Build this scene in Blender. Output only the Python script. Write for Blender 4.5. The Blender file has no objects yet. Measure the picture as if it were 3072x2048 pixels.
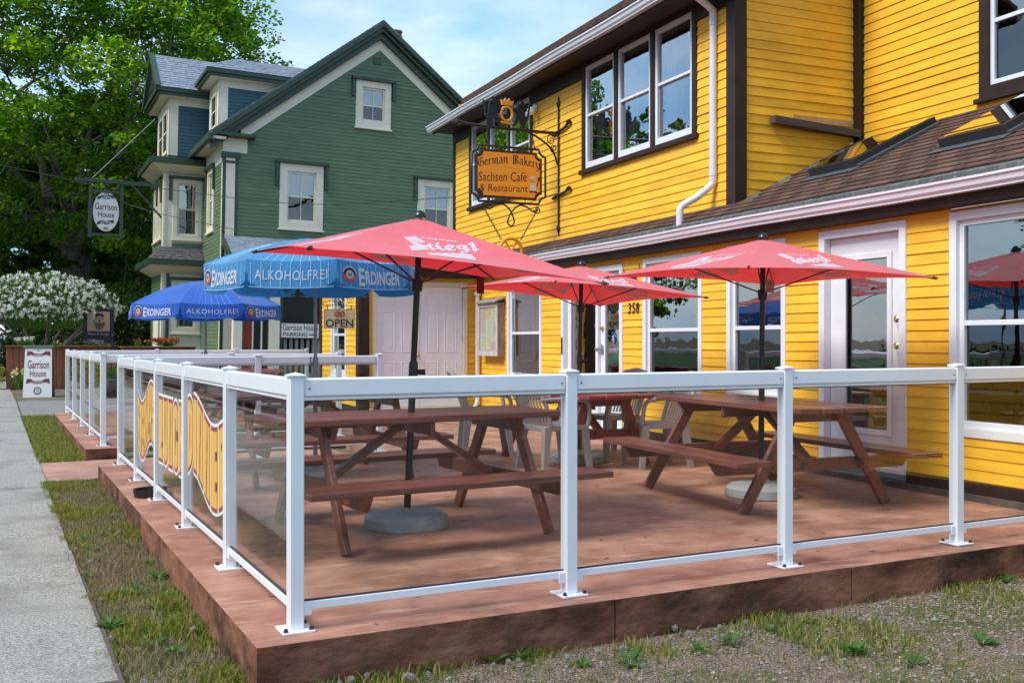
import bpy, bmesh, math, random
from math import sin, cos, pi, radians as R
from mathutils import Vector, Matrix, geometry
random.seed(11)
S = bpy.context.scene
C = S.collection
V = Vector
# ---------------------------------------------------------------- camera
cd = bpy.data.cameras.new('camera'); cam = bpy.data.objects.new('camera', cd); C.objects.link(cam)
cam.location = (0, 0, 1.195); cam.rotation_euler = (R(90), 0, R(-23.734))
cd.sensor_width = 36; cd.lens = 36*3050/3072; cd.clip_start = .05; cd.clip_end = 3000
S.camera = cam
# ---------------------------------------------------------------- world / light
W = bpy.data.worlds.new('World'); S.world = W; W.use_nodes = True
SUN_EL, SUN_AZ = R(50), R(-98)          # azimuth clockwise from +Y (the sun stands over the street, west)
def world():
    nt = W.node_tree; N = nt.nodes; L = nt.links; N.clear()
    out = N.new('ShaderNodeOutputWorld'); bg = N.new('ShaderNodeBackground'); bg.inputs[1].default_value = .135
    sky = N.new('ShaderNodeTexSky'); sky.sky_type = 'NISHITA'; sky.sun_disc = False
    sky.sun_elevation = SUN_EL; sky.sun_rotation = SUN_AZ; sky.air_density = 1.3; sky.dust_density = .7; sky.ozone_density = 2.5
    tc = N.new('ShaderNodeTexCoord'); mp = N.new('ShaderNodeMapping'); mp.inputs['Scale'].default_value = (1, 1, 2.6); mp.inputs['Location'].default_value = (.35, .2, .1)
    n1 = N.new('ShaderNodeTexNoise'); n1.inputs['Scale'].default_value = 3.4; n1.inputs['Detail'].default_value = 7; n1.inputs['Roughness'].default_value = .52
    n1.inputs['Distortion'].default_value = .35
    rp = N.new('ShaderNodeValToRGB'); rp.color_ramp.elements[0].position = .38; rp.color_ramp.elements[1].position = .66
    rp.color_ramp.elements[0].color = (.25,)*3+(1,); rp.color_ramp.elements[1].color = (1,)*3+(1,)
    mx = N.new('ShaderNodeMix'); mx.data_type = 'RGBA'
    n2 = N.new('ShaderNodeTexNoise'); n2.inputs['Scale'].default_value = 5.5; n2.inputs['Detail'].default_value = 5
    cr = N.new('ShaderNodeValToRGB'); cr.color_ramp.elements[0].position = .40; cr.color_ramp.elements[1].position = .70
    cr.color_ramp.elements[0].color = (1.75, 3.5, 6.1, 1); cr.color_ramp.elements[1].color = (5.3, 5.8, 6.2, 1)
    L.new(tc.outputs['Generated'], mp.inputs[0]); L.new(mp.outputs[0], n1.inputs[0]); L.new(mp.outputs[0], n2.inputs[0])
    L.new(n1.outputs[0], rp.inputs[0]); L.new(n2.outputs[0], cr.inputs[0])
    L.new(rp.outputs[0], mx.inputs[0]); L.new(sky.outputs[0], mx.inputs[6]); L.new(cr.outputs[0], mx.inputs[7])
    L.new(mx.outputs[2], bg.inputs[0]); L.new(bg.outputs[0], out.inputs[0])
world()
sd = bpy.data.lights.new('sun', 'SUN'); sd.energy = 2.5; sd.angle = R(26); sd.color = (1, .96, .9)
sun = bpy.data.objects.new('sun', sd); C.objects.link(sun)
sdir = V((sin(SUN_AZ)*cos(SUN_EL), cos(SUN_AZ)*cos(SUN_EL), sin(SUN_EL)))
sun.rotation_euler = sdir.to_track_quat('Z', 'Y').to_euler(); sun.location = sdir*30
S.view_settings.view_transform = 'Standard'; S.view_settings.look = 'None'; S.view_settings.gamma = 1; S.view_settings.use_curve_mapping = False
S.view_settings.exposure = .72
S.cycles.max_bounces = 7; S.cycles.transparent_max_bounces = 24; S.cycles.use_denoising = True; S.cycles.caustics_reflective = False; S.cycles.caustics_refractive = False

# ---------------------------------------------------------------- mesh helpers
class MB:
    def __init__(s): s.v = []; s.f = []
    def add(s, vs, fs):
        b = len(s.v); s.v += [tuple(p) for p in vs]; s.f += [tuple(i+b for i in f) for f in fs]; return s
    def hexa(s, p):      # 8 points: bottom ring 0-3, top ring 4-7
        return s.add(p, [(0,3,2,1),(4,5,6,7),(0,1,5,4),(1,2,6,5),(2,3,7,6),(3,0,4,7)])
    def box(s, x0,x1,y0,y1,z0,z1):
        return s.hexa([(x0,y0,z0),(x1,y0,z0),(x1,y1,z0),(x0,y1,z0),(x0,y0,z1),(x1,y0,z1),(x1,y1,z1),(x0,y1,z1)])
    def cbox(s, cx,cy,cz,sx,sy,sz,c=.004,M=None):   # chamfered box, sizes are full lengths
        hx,hy,hz = sx/2,sy/2,sz/2; c = min(c,hx*.45,hy*.45,hz*.45); vs=[]; ix={}
        for a in (-1,1):
            for b in (-1,1):
                for d in (-1,1):
                    for k,p in enumerate(((a*hx,b*(hy-c),d*(hz-c)),(a*(hx-c),b*hy,d*(hz-c)),(a*(hx-c),b*(hy-c),d*hz))):
                        ix[a,b,d,k]=len(vs); vs.append(V(p))
        F=[]
        for a in (-1,1):
            F.append((0,[ix[a,-1,-1,0],ix[a,1,-1,0],ix[a,1,1,0],ix[a,-1,1,0]])); F.append((0,[ix[-1,a,-1,1],ix[1,a,-1,1],ix[1,a,1,1],ix[-1,a,1,1]])); F.append((0,[ix[-1,-1,a,2],ix[1,-1,a,2],ix[1,1,a,2],ix[-1,1,a,2]]))
            for b in (-1,1):
                F.append((0,[ix[-1,a,b,1],ix[1,a,b,1],ix[1,a,b,2],ix[-1,a,b,2]]))
                F.append((0,[ix[a,-1,b,0],ix[a,1,b,0],ix[a,1,b,2],ix[a,-1,b,2]]))
                F.append((0,[ix[a,b,-1,0],ix[a,b,1,0],ix[a,b,1,1],ix[a,b,-1,1]]))
                for d in (-1,1): F.append((0,[ix[a,b,d,0],ix[a,b,d,1],ix[a,b,d,2]]))
        fs=[]
        for _,f in F:
            n=(vs[f[1]]-vs[f[0]]).cross(vs[f[2]]-vs[f[0]]); m=sum((vs[i] for i in f),V())/len(f)
            fs.append(tuple(f) if n.dot(m)>0 else tuple(reversed(f)))
        T = Matrix.Translation((cx,cy,cz)) @ (M.to_4x4() if M is not None else Matrix())
        return s.add([T@p for p in vs], fs)
    def beam(s, p0,p1,w,h,up=(0,0,1),c=.004):      # chamfered bar from p0 to p1, w across, h along up
        p0,p1=V(p0),V(p1); d=p1-p0; L=d.length; x=d/L; z=V(up)-x*V(up).dot(x)
        if z.length<1e-4: z=V((1,0,0))-x*x.x
        z.normalize(); y=z.cross(x); M=Matrix((x,y,z)).transposed(); m=(p0+p1)/2
        return s.cbox(m.x,m.y,m.z,L,w,h,c,M)
    def tube(s, pts, r, n=8, cap=True, closed=False):
        pts=[V(p) for p in pts]; k=len(pts); rs=r if isinstance(r,(list,tuple)) else [r]*k; b=len(s.v); up=V((0,0,1)); prev=None
        for i,p in enumerate(pts):
            if closed: t=pts[(i+1)%k]-pts[i-1]
            else: t=pts[min(i+1,k-1)]-pts[max(i-1,0)]
            t.normalize()
            if prev is None:
                a=up if abs(t.z)<.9 else V((1,0,0)); x=a.cross(t).normalized()
            else:
                x=prev-t*prev.dot(t); x.normalize()
            prev=x; y=t.cross(x)
            for j in range(n):
                q=2*pi*j/n; s.v.append(tuple(p+(x*cos(q)+y*sin(q))*rs[i]))
        m=k if closed else k-1
        for i in range(m):
            for j in range(n):
                a=b+i*n+j; c_=b+i*n+(j+1)%n; d=b+((i+1)%k)*n+(j+1)%n; e=b+((i+1)%k)*n+j
                s.f.append((a,c_,d,e))
        if cap and not closed:
            s.f.append(tuple(b+j for j in reversed(range(n)))); s.f.append(tuple(b+(k-1)*n+j for j in range(n)))
        return s
    def lathe(s, prof, n=24, o=(0,0,0), axis=None, sx=1, sy=1):
        b=len(s.v); o=V(o); Q=V((0,0,1)).rotation_difference(V(axis)).to_matrix() if axis else None
        for r,z in prof:
            for j in range(n):
                p=V((r*sx*cos(2*pi*j/n),r*sy*sin(2*pi*j/n),z)); s.v.append(tuple(o+(Q@p if Q else p)))
        for i in range(len(prof)-1):
            for j in range(n):
                s.f.append((b+i*n+j,b+i*n+(j+1)%n,b+(i+1)*n+(j+1)%n,b+(i+1)*n+j))
        s.f.append(tuple(b+j for j in reversed(range(n)))); s.f.append(tuple(b+(len(prof)-1)*n+j for j in range(n)))
        return s
    def poly(s, pts): return s.add(pts,[tuple(range(len(pts)))])
    def slab(s, loops, fn, t):         # flat shape from 2D loops (first outer, rest holes), fn(x,y,h)->3D, thickness t
        tri=geometry.tessellate_polygon([[V((p[0],p[1],0)) for p in l] for l in loops]); fl=[p for l in loops for p in l]
        a=[fn(p[0],p[1],t) for p in fl]; q=[fn(p[0],p[1],0) for p in fl]; n=len(fl)
        def area(l): return sum(l[i-1][0]*l[i][1]-l[i][0]*l[i-1][1] for i in range(len(l)))
        fs=[]
        for i,j,k in tri:
            A=(fl[j][0]-fl[i][0])*(fl[k][1]-fl[i][1])-(fl[k][0]-fl[i][0])*(fl[j][1]-fl[i][1])
            if A<0: j,k=k,j
            fs+=[(i,j,k),(n+k,n+j,n+i)]
        o=0
        for li,l in enumerate(loops):
            m=len(l); ccw=area(l)>0
            if li>0: ccw=not ccw if not ccw else ccw
            for i in range(m):
                x,y=o+i,o+(i+1)%m
                fs.append((x,n+x,n+y,y) if ccw else (y,n+y,n+x,x))
            o+=m
        return s.add(a+q,fs)
def mesh(name, mb, mat, smooth=None):
    me=bpy.data.meshes.new(name); me.from_pydata([tuple(p) for p in mb.v],[],mb.f); me.update()
    if mat is not None: me.materials.append(mat)
    if smooth is not None:
        me.shade_smooth(); me.set_sharp_from_angle(angle=R(smooth))
    return me
LOCAL=set()     # roots whose parts are written in the root's own space
def root_off(p):
    while p.parent is not None: p=p.parent
    return V() if p in LOCAL else p.location
def obj(name, mb, mat, parent=None, smooth=None, world=True):
    """link mb as one mesh object; world=True: mb is in world space and the root is only translated"""
    if parent is not None and world:
        o=root_off(parent); mb.v=[(p[0]-o.x,p[1]-o.y,p[2]-o.z) for p in mb.v]
    ob=bpy.data.objects.new(name, mesh(name,mb,mat,smooth)); C.objects.link(ob)
    if parent is not None: ob.parent=parent
    return ob
def tag(o,label=None,cat=None,group=None,kind=None):
    if label: o['label']=label
    if cat: o['category']=cat
    if group: o['group']=group
    if kind: o['kind']=kind
    return o
def thing(name,label,cat,loc=(0,0,0),rz=0,group=None):
    o=bpy.data.objects.new(name,None); C.objects.link(o); o.location=loc; o.rotation_euler=(0,0,rz); o.empty_display_size=.2
    return tag(o,label,cat,group)
def struct(name,mb,mat,smooth=None): return tag(obj(name,mb,mat,None,smooth),kind='structure')
def dup(o,parent=None):
    c=o.copy(); C.objects.link(c); c.parent=parent
    for ch in list(o.children): dup(ch,c)
    return c
def place(src,used,loc,rz,label,group=None):
    o=src if not used else dup(src); o.location=loc; o.rotation_euler=(0,0,rz); o['label']=label
    if group: o['group']=group
    return o
class FR:    # wall frame: u along the wall, n outward, z up
    def __init__(s,o,ux,n): s.o=V(o); s.x=V(ux).normalized(); s.n=V(n).normalized()
    def P(s,u,n,z): return s.o+s.x*u+s.n*n+V((0,0,z))
    def box(s,mb,u0,u1,n0,n1,z0,z1):
        a=[s.P(u0,n0,z0),s.P(u1,n0,z0),s.P(u1,n1,z0),s.P(u0,n1,z0)]; b=[p+V((0,0,z1-z0)) for p in a]
        flip=s.x.cross(s.n).z<0
        if flip: a.reverse(); b.reverse()
        return mb.hexa(a+b)
    def cb(s,mb,u0,u1,n0,n1,z0,z1,c=.003):
        m=s.P((u0+u1)/2,(n0+n1)/2,(z0+z1)/2); M=Matrix((s.x,s.n,V((0,0,1)))).transposed()
        if M.determinant()<0: M=Matrix((-s.x,s.n,V((0,0,1)))).transposed()
        return mb.cbox(m.x,m.y,m.z,abs(u1-u0),abs(n1-n0),abs(z1-z0),c,M)
# ---------------------------------------------------------------- text
_tc={}
def text2d(body,offset=0.,shear=0.,spacing=1.):
    k=(body,offset,shear,spacing)
    if k in _tc: return _tc[k]
    cu=bpy.data.curves.new('t','FONT'); cu.body=body; cu.size=1; cu.offset=offset; cu.shear=shear; cu.space_character=spacing; cu.resolution_u=3
    ob=bpy.data.objects.new('t',cu); C.objects.link(ob); dg=bpy.context.evaluated_depsgraph_get()
    me=bpy.data.meshes.new_from_object(ob.evaluated_get(dg)); vs=[(v.co.x,v.co.y) for v in me.vertices]; fs=[tuple(p.vertices) for p in me.polygons]
    bpy.data.objects.remove(ob); bpy.data.curves.remove(cu); bpy.data.meshes.remove(me)
    xs=[p[0] for p in vs]; ys=[p[1] for p in vs]; w=max(xs)-min(xs); x0=min(xs); y0=min(ys); h=max(ys)-y0
    r=([((x-x0)/w,(y-y0)/h) for x,y in vs],fs,w/h); _tc[k]=r; return r
def put_text(mb,body,fn,offset=.012,shear=0.,spacing=1.):   # fn(s,t): unit square -> 3D
    vs,fs,_=text2d(body,offset,shear,spacing)
    return mb.add([fn(x,y) for x,y in vs],fs)
# ---------------------------------------------------------------- materials
_m={}
def principled(name):
    m=bpy.data.materials.new(name); m.use_nodes=True; nt=m.node_tree; return m,nt,nt.nodes['Principled BSDF']
def nn(nt,t,**k):
    n=nt.nodes.new(t)
    for a,b in k.items():
        if a.startswith('_'): setattr(n,a[1:],b)
        else: n.inputs[a.replace('__',' ')].default_value=b
    return n
def mat(name,col,rough=.6,var=.12,scale=6.,col2=None,bump=0.,bscale=60.,metal=0.,spec=.5,orand=0.,stretch=(1,1,1),detail=5.,fac=(.35,.7),sheen=0.,world=False,dirt=None,dscale=1.2,dfac=(.52,.7)):
    """painted / stained / mineral surface: base colour, patchy variation, optional second colour, optional dirt, bump"""
    if name in _m: return _m[name]
    m,nt,b=principled(name); L=nt.links; b.inputs['Roughness'].default_value=rough; b.inputs['Metallic'].default_value=metal; b.inputs['Specular IOR Level'].default_value=spec
    if sheen: b.inputs['Sheen Weight'].default_value=sheen; b.inputs['Sheen Roughness'].default_value=.4
    if world: co=nn(nt,'ShaderNodeNewGeometry').outputs['Position']
    else: co=nn(nt,'ShaderNodeTexCoord').outputs['Object']
    mp=nn(nt,'ShaderNodeMapping'); mp.inputs['Scale'].default_value=stretch; L.new(co,mp.inputs[0])
    n=nn(nt,'ShaderNodeTexNoise',Scale=scale,Detail=detail,Roughness=.6); L.new(mp.outputs[0],n.inputs[0])
    rp=nn(nt,'ShaderNodeValToRGB'); e=rp.color_ramp.elements; e[0].position,e[1].position=fac
    c2=col2 or tuple(min(1,c*(1+var)) for c in col); c1=col if col2 else tuple(c*(1-var) for c in col)
    e[0].color=(*c1,1); e[1].color=(*c2,1); L.new(n.outputs[0],rp.inputs[0]); out=rp.outputs[0]
    if dirt:
        d=nn(nt,'ShaderNodeTexNoise',Scale=dscale,Detail=8.,Roughness=.65); L.new(mp.outputs[0],d.inputs[0])
        dr=nn(nt,'ShaderNodeValToRGB'); dr.color_ramp.elements[0].position,dr.color_ramp.elements[1].position=dfac; L.new(d.outputs[0],dr.inputs[0])
        mx=nn(nt,'ShaderNodeMix',_data_type='RGBA'); L.new(dr.outputs[0],mx.inputs[0]); L.new(out,mx.inputs[6]); mx.inputs[7].default_value=(*dirt,1); out=mx.outputs[2]
    if orand:
        oi=nn(nt,'ShaderNodeObjectInfo'); mr=nn(nt,'ShaderNodeMapRange'); mr.inputs[3].default_value=1-orand; mr.inputs[4].default_value=1+orand; L.new(oi.outputs['Random'],mr.inputs[0])
        hs=nn(nt,'ShaderNodeHueSaturation'); L.new(mr.outputs[0],hs.inputs['Value']); L.new(out,hs.inputs['Color']); out=hs.outputs[0]
    L.new(out,b.inputs['Base Color'])
    if bump:
        bn=nn(nt,'ShaderNodeTexNoise',Scale=bscale,Detail=6.); L.new(mp.outputs[0],bn.inputs[0]); bp=nn(nt,'ShaderNodeBump',Strength=bump,Distance=.01); L.new(bn.outputs[0],bp.inputs['Height']); L.new(bp.outputs[0],b.inputs['Normal'])
    _m[name]=m; return m
def wood(name,c1,c2,rough=.5,stretch=(1.2,14,14),orand=.08,bump=.15,spec=.5,dirt=None):
    return mat(name,c1,rough=rough,col2=c2,scale=3.,stretch=stretch,orand=orand,bump=bump,bscale=9.,fac=(.3,.72),spec=spec,dirt=dirt,dscale=.5)
def flat(name,col,rough=.6,metal=0.,spec=.5):
    if name in _m: return _m[name]
    m,nt,b=principled(name); b.inputs['Base Color'].default_value=(*col,1); b.inputs['Roughness'].default_value=rough; b.inputs['Metallic'].default_value=metal; b.inputs['Specular IOR Level'].default_value=spec
    _m[name]=m; return m
def glass(name,tint=(.93,.96,.95),ior=1.5,rough=0.,wav=0.,boost=1.):
    if name in _m: return _m[name]
    m=bpy.data.materials.new(name); m.use_nodes=True; nt=m.node_tree; nt.nodes.clear(); L=nt.links
    o=nn(nt,'ShaderNodeOutputMaterial'); mx=nn(nt,'ShaderNodeMixShader'); t=nn(nt,'ShaderNodeBsdfTransparent',Color=(*tint,1)); g=nn(nt,'ShaderNodeBsdfGlossy',Roughness=rough,Color=(1,1,1,1)); f=nn(nt,'ShaderNodeLayerWeight',Blend=.5)
    pw=nn(nt,'ShaderNodeMath',_operation='POWER'); pw.inputs[1].default_value=5.; sc=nn(nt,'ShaderNodeMath',_operation='MULTIPLY_ADD'); sc.inputs[1].default_value=.96; sc.inputs[2].default_value=.04   # Schlick
    ml=nn(nt,'ShaderNodeMath',_operation='MULTIPLY',_use_clamp=True); ml.inputs[1].default_value=boost
    L.new(f.outputs['Facing'],pw.inputs[0]); L.new(pw.outputs[0],sc.inputs[0]); L.new(sc.outputs[0],ml.inputs[0]); L.new(ml.outputs[0],mx.inputs[0]); L.new(t.outputs[0],mx.inputs[1]); L.new(g.outputs[0],mx.inputs[2]); L.new(mx.outputs[0],o.inputs[0])
    if wav:
        ge=nn(nt,'ShaderNodeNewGeometry'); n=nn(nt,'ShaderNodeTexNoise',Scale=3.,Detail=2.); bp=nn(nt,'ShaderNodeBump',Strength=wav,Distance=.02); L.new(ge.outputs['Position'],n.inputs[0]); L.new(n.outputs[0],bp.inputs['Height']); L.new(bp.outputs[0],g.inputs['Normal'])
    _m[name]=m; return m
def leafmat(name,cols,trans=.45,rough=.5):
    """foliage: colour differs leaf by leaf"""
    if name in _m: return _m[name]
    m,nt,b=principled(name); L=nt.links; ge=nn(nt,'ShaderNodeNewGeometry'); rp=nn(nt,'ShaderNodeValToRGB'); el=rp.color_ramp.elements
    while len(el)<len(cols): el.new(.5)
    for i,c in enumerate(cols): el[i].position=i/(len(cols)-1); el[i].color=(*c,1)
    L.new(ge.outputs['Random Per Island'],rp.inputs[0]); L.new(rp.outputs[0],b.inputs['Base Color']); b.inputs['Roughness'].default_value=rough; b.inputs['Specular IOR Level'].default_value=.3
    tr=nn(nt,'ShaderNodeBsdfTranslucent'); hs=nn(nt,'ShaderNodeHueSaturation',Saturation=1.15,Value=1.5); L.new(rp.outputs[0],hs.inputs['Color']); L.new(hs.outputs[0],tr.inputs['Color'])
    mx=nn(nt,'ShaderNodeMixShader'); mx.inputs[0].default_value=trans; L.new(b.outputs[0],mx.inputs[1]); L.new(tr.outputs[0],mx.inputs[2]); L.new(mx.outputs[0],nt.nodes['Material Output'].inputs[0])
    _m[name]=m; return m
def fabric(name,col,trans=.3,sheen=.5,tcol=None):
    if name in _m: return _m[name]
    m,nt,b=principled(name); L=nt.links; b.inputs['Roughness'].default_value=.75; b.inputs['Sheen Weight'].default_value=sheen; b.inputs['Sheen Roughness'].default_value=.35
    ge=nn(nt,'ShaderNodeNewGeometry'); n=nn(nt,'ShaderNodeTexNoise',Scale=3.,Detail=4.); L.new(ge.outputs['Position'],n.inputs[0]); mx0=nn(nt,'ShaderNodeMix',_data_type='RGBA'); mx0.inputs[6].default_value=(*[c*.88 for c in col],1); mx0.inputs[7].default_value=(*[min(1,c*1.1) for c in col],1); L.new(n.outputs[0],mx0.inputs[0]); L.new(mx0.outputs[2],b.inputs['Base Color'])
    tr=nn(nt,'ShaderNodeBsdfTranslucent'); tr.inputs['Color'].default_value=(*(tcol or col),1); mx=nn(nt,'ShaderNodeMixShader'); mx.inputs[0].default_value=trans
    L.new(b.outputs[0],mx.inputs[1]); L.new(tr.outputs[0],mx.inputs[2]); L.new(mx.outputs[0],nt.nodes['Material Output'].inputs[0])
    bn=nn(nt,'ShaderNodeTexNoise',Scale=5.,Detail=3.); L.new(ge.outputs['Position'],bn.inputs[0]); bp=nn(nt,'ShaderNodeBump',Strength=.5,Distance=.035); L.new(bn.outputs[0],bp.inputs['Height']); L.new(bp.outputs[0],b.inputs['Normal'])
    _m[name]=m; return m

YEL=mat('yellow_paint',(.90,.485,.038),spec=.28,rough=.5,var=.13,scale=2.2,orand=.085,bump=.2,bscale=25,stretch=(1,1,5),dirt=(.45,.24,.05),dscale=5,dfac=(.66,.9))
GRN=mat('green_paint',(.100,.160,.078),rough=.5,var=.12,scale=2,orand=.06,bump=.1,bscale=25,stretch=(1,1,5))
DGRN=mat('dark_green_trim',(.026,.052,.026),rough=.4,var=.15)
BLUE=mat('blue_paint',(.025,.085,.115),rough=.5,var=.12,orand=.06)
CREAM=mat('cream_paint',(.74,.68,.52),rough=.5,var=.06,scale=3,dirt=(.5,.45,.33),dscale=4,dfac=(.66,.9))
BROWN=mat('brown_trim',(.034,.020,.016),rough=.55,var=.2,scale=5,spec=.25,dirt=(.08,.06,.05),dscale=9,dfac=(.7,.88))
WHITE=mat('white_paint',(.74,.75,.77),rough=.35,var=.04,scale=4)
VINYL=mat('white_vinyl',(.72,.75,.78),rough=.28,var=.03,scale=3,dirt=(.5,.5,.46),dscale=14,dfac=(.68,.9))
RAIL=mat('white_aluminium',(.80,.83,.86),rough=.26,var=.03,scale=3,spec=.6,dirt=(.42,.4,.36),dscale=26,dfac=(.70,.84))
GRAYDOOR=mat('pale_lilac_door_paint',(.80,.79,.85),rough=.4,var=.03)
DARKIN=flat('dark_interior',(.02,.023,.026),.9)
WGLASS=glass('window_glass',(.62,.66,.66),1.5,wav=.07,boost=5.5)
SCREEN=glass('screened_glass',(.42,.45,.45),1.5,wav=.06,boost=2.4)
RGLASS=glass('rail_glass',(.955,.975,.965),1.5,boost=.62)
BLACK=mat('black_iron',(.012,.013,.014),rough=.4,var=.3,bump=.2,bscale=60,spec=.5)
RUST=mat('rusty_bolt',(.05,.022,.012),rough=.85,var=.4,scale=90)
CURT=fabric('curtain',(.62,.64,.64),.4,0)
# ================================================================ GROUND
def zg(y):
    k=[(-400,-.22),(2,-.21),(5,-.20),(12,-.135),(26,-.10),(60,-.05),(400,.4),(1500,1.5)]
    for (a,b),(c,d) in zip(k,k[1:]):
        if y<=c: return b+(d-b)*(y-a)/(c-a)
    return k[-1][1]
def ground_mat():
    m,nt,b=principled('ground_soil'); L=nt.links; ge=nn(nt,'ShaderNodeNewGeometry'); pos=ge.outputs['Position']; b.inputs['Roughness'].default_value=.95; b.inputs['Specular IOR Level'].default_value=.15
    def ramp(src,p0,p1,c0,c1):
        r=nn(nt,'ShaderNodeValToRGB'); e=r.color_ramp.elements; e[0].position=p0; e[1].position=p1; e[0].color=(*c0,1); e[1].color=(*c1,1); L.new(src,r.inputs[0]); return r.outputs[0]
    fine=nn(nt,'ShaderNodeTexNoise',Scale=55.,Detail=6.,Roughness=.7); L.new(pos,fine.inputs[0])
    vor=nn(nt,'ShaderNodeTexVoronoi',Scale=75.); L.new(pos,vor.inputs[0])
    big=nn(nt,'ShaderNodeTexNoise',Scale=1.7,Detail=5.); L.new(pos,big.inputs[0])
    soil=ramp(fine.outputs[0],.3,.72,(.10,.072,.052),(.36,.28,.215)); grass=ramp(fine.outputs[0],.3,.7,(.04,.075,.016),(.13,.18,.045))
    mx=nn(nt,'ShaderNodeMix',_data_type='RGBA'); fac=ramp(big.outputs[0],.50,.66,(0,0,0),(1,1,1)); L.new(fac,mx.inputs[0]); L.new(soil,mx.inputs[6]); L.new(grass,mx.inputs[7])
    L.new(mx.outputs[2],b.inputs['Base Color']); bp=nn(nt,'ShaderNodeBump',Strength=.9,Distance=.02); L.new(vor.outputs[0],bp.inputs['Height']); L.new(bp.outputs[0],b.inputs['Normal'])
    return m
SOIL=ground_mat()
g=MB(); ys=[-1500,-60,-8,0,3,5,8,12,16,20,26,32,40,60,120,400,1500]; xs=[-1500,-80,-20,-6,-3,-1,1,3,6,10,20,80,1500]
for y in ys:
    for x in xs: g.v.append((x,y,zg(y)))
n=len(xs)
for j in range(len(ys)-1):
    for i in range(n-1): g.f.append((j*n+i,j*n+i+1,(j+1)*n+i+1,(j+1)*n+i))
struct('ground',g,SOIL)
RA=R(3.4); EX=V((cos(RA),sin(RA),0)); EY=V((-sin(RA),cos(RA),0)); P0=V((.872,4.21,0))
def UV(u,v,z=0): return P0+EX*u+EY*v+V((0,0,z))
def uvbox(mb,u0,u1,v0,v1,z0,z1,zz=None):
    a=[UV(u0,v0),UV(u1,v0),UV(u1,v1),UV(u0,v1)]
    lo=[p+V((0,0,z0 if zz is None else zz(p.y)+z0)) for p in a]; hi=[p+V((0,0,z1 if zz is None else zz(p.y)+z1)) for p in a]
    return mb.hexa(lo+hi)
# sidewalk: a line of concrete slabs
SW=mat('sidewalk_concrete',(.15,.138,.12),rough=.9,col2=(.50,.47,.42),scale=85,detail=8,bump=.7,bscale=160,world=True,dirt=(.19,.172,.15),dscale=2.2,dfac=(.48,.72),spec=.15,fac=(.34,.66))
sw=MB(); uvbox(sw,-2.28,-.64,-14,60,-.1,.004,zg); swb=struct('sidewalk',sw,mat('sidewalk_bed',(.1,.085,.07),rough=1))
v=-6.
while v<46:
    m=MB(); j=random.uniform(-.012,.012); uvbox(m,-2.26,-.66+j,v+.003,v+2.997,-.08,.026+random.uniform(-.003,.003),zg); obj('slab',m,SW,swb); v+=3.0
ASPH=mat('asphalt',(.045,.045,.047),rough=.9,var=.3,scale=60,bump=.6,bscale=180,world=True)
rd=MB(); uvbox(rd,-10.5,-3.2,-300,400,-.05,-.006,zg); struct('road',rd,ASPH)
kb=MB(); uvbox(kb,-3.2,-3.02,-60,80,-.2,.06,zg); struct('kerb',kb,SW)
# red concrete patio, walkway and second patio
TERRA=mat('red_concrete_top',(.25,.095,.055),rough=.62,col2=(.52,.27,.185),scale=2.4,detail=12,bump=.25,bscale=90,world=True,dirt=(.11,.052,.035),dscale=1.5,dfac=(.50,.76),fac=(.32,.68),spec=.35)
def streaks(m):
    nt=m.node_tree; L=nt.links; b=nt.nodes['Principled BSDF']; src=b.inputs['Base Color'].links[0].from_socket
    ge=nn(nt,'ShaderNodeNewGeometry'); mp=nn(nt,'ShaderNodeMapping'); mp.inputs['Rotation'].default_value=(0,0,-RA); mp.inputs['Scale'].default_value=(1.2,9,1); L.new(ge.outputs['Position'],mp.inputs[0])
    n=nn(nt,'ShaderNodeTexNoise',Scale=2.2,Detail=7.,Roughness=.7); L.new(mp.outputs[0],n.inputs[0]); r=nn(nt,'ShaderNodeValToRGB'); r.color_ramp.elements[0].position=.54; r.color_ramp.elements[1].position=.72; r.color_ramp.elements[1].color=(.75,.75,.75,1); L.new(n.outputs[0],r.inputs[0])
    mx=nn(nt,'ShaderNodeMix',_data_type='RGBA'); L.new(r.outputs[0],mx.inputs[0]); L.new(src,mx.inputs[6]); mx.inputs[7].default_value=(.66,.44,.34,1); L.new(mx.outputs[2],b.inputs['Base Color'])
streaks(TERRA)
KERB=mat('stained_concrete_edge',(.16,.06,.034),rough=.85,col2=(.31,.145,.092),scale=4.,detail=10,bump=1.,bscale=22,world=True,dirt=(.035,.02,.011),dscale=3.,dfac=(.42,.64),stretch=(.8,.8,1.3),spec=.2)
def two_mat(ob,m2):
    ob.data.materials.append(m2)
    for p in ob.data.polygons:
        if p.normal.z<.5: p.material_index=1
def slab_poly(name,pts,z0,z1,parent,top=TERRA):
    m=MB(); c=.003; n=len(pts); ctr=sum(pts,V())/n
    def inset(p,d): return p+(ctr-p).normalized()*d*1.4
    lo=[p+V((0,0,z0)) for p in pts]; mid=[p+V((0,0,z1-c)) for p in pts]; hi=[inset(p,c)+V((0,0,z1)) for p in pts]
    m.add(lo+mid+hi,[tuple(range(2*n,3*n))]+[(i,(i+1)%n,n+(i+1)%n,n+i) for i in range(n)]+[(n+i,n+(i+1)%n,2*n+(i+1)%n,2*n+i) for i in range(n)])
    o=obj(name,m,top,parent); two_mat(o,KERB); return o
def patio(name,ub,vb,z0=-.6):
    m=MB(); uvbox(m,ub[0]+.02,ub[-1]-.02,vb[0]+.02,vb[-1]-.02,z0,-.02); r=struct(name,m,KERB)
    for a,b in zip(ub,ub[1:]):
        for c,d in zip(vb,vb[1:]):
            e=.0035; dz=random.uniform(-.002,.002)
            slab_poly('slab',[UV(a+e,c+e),UV(b-e,c+e),UV(b-e,d-e),UV(a+e,d-e)],z0,dz,r)
    return r
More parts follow.
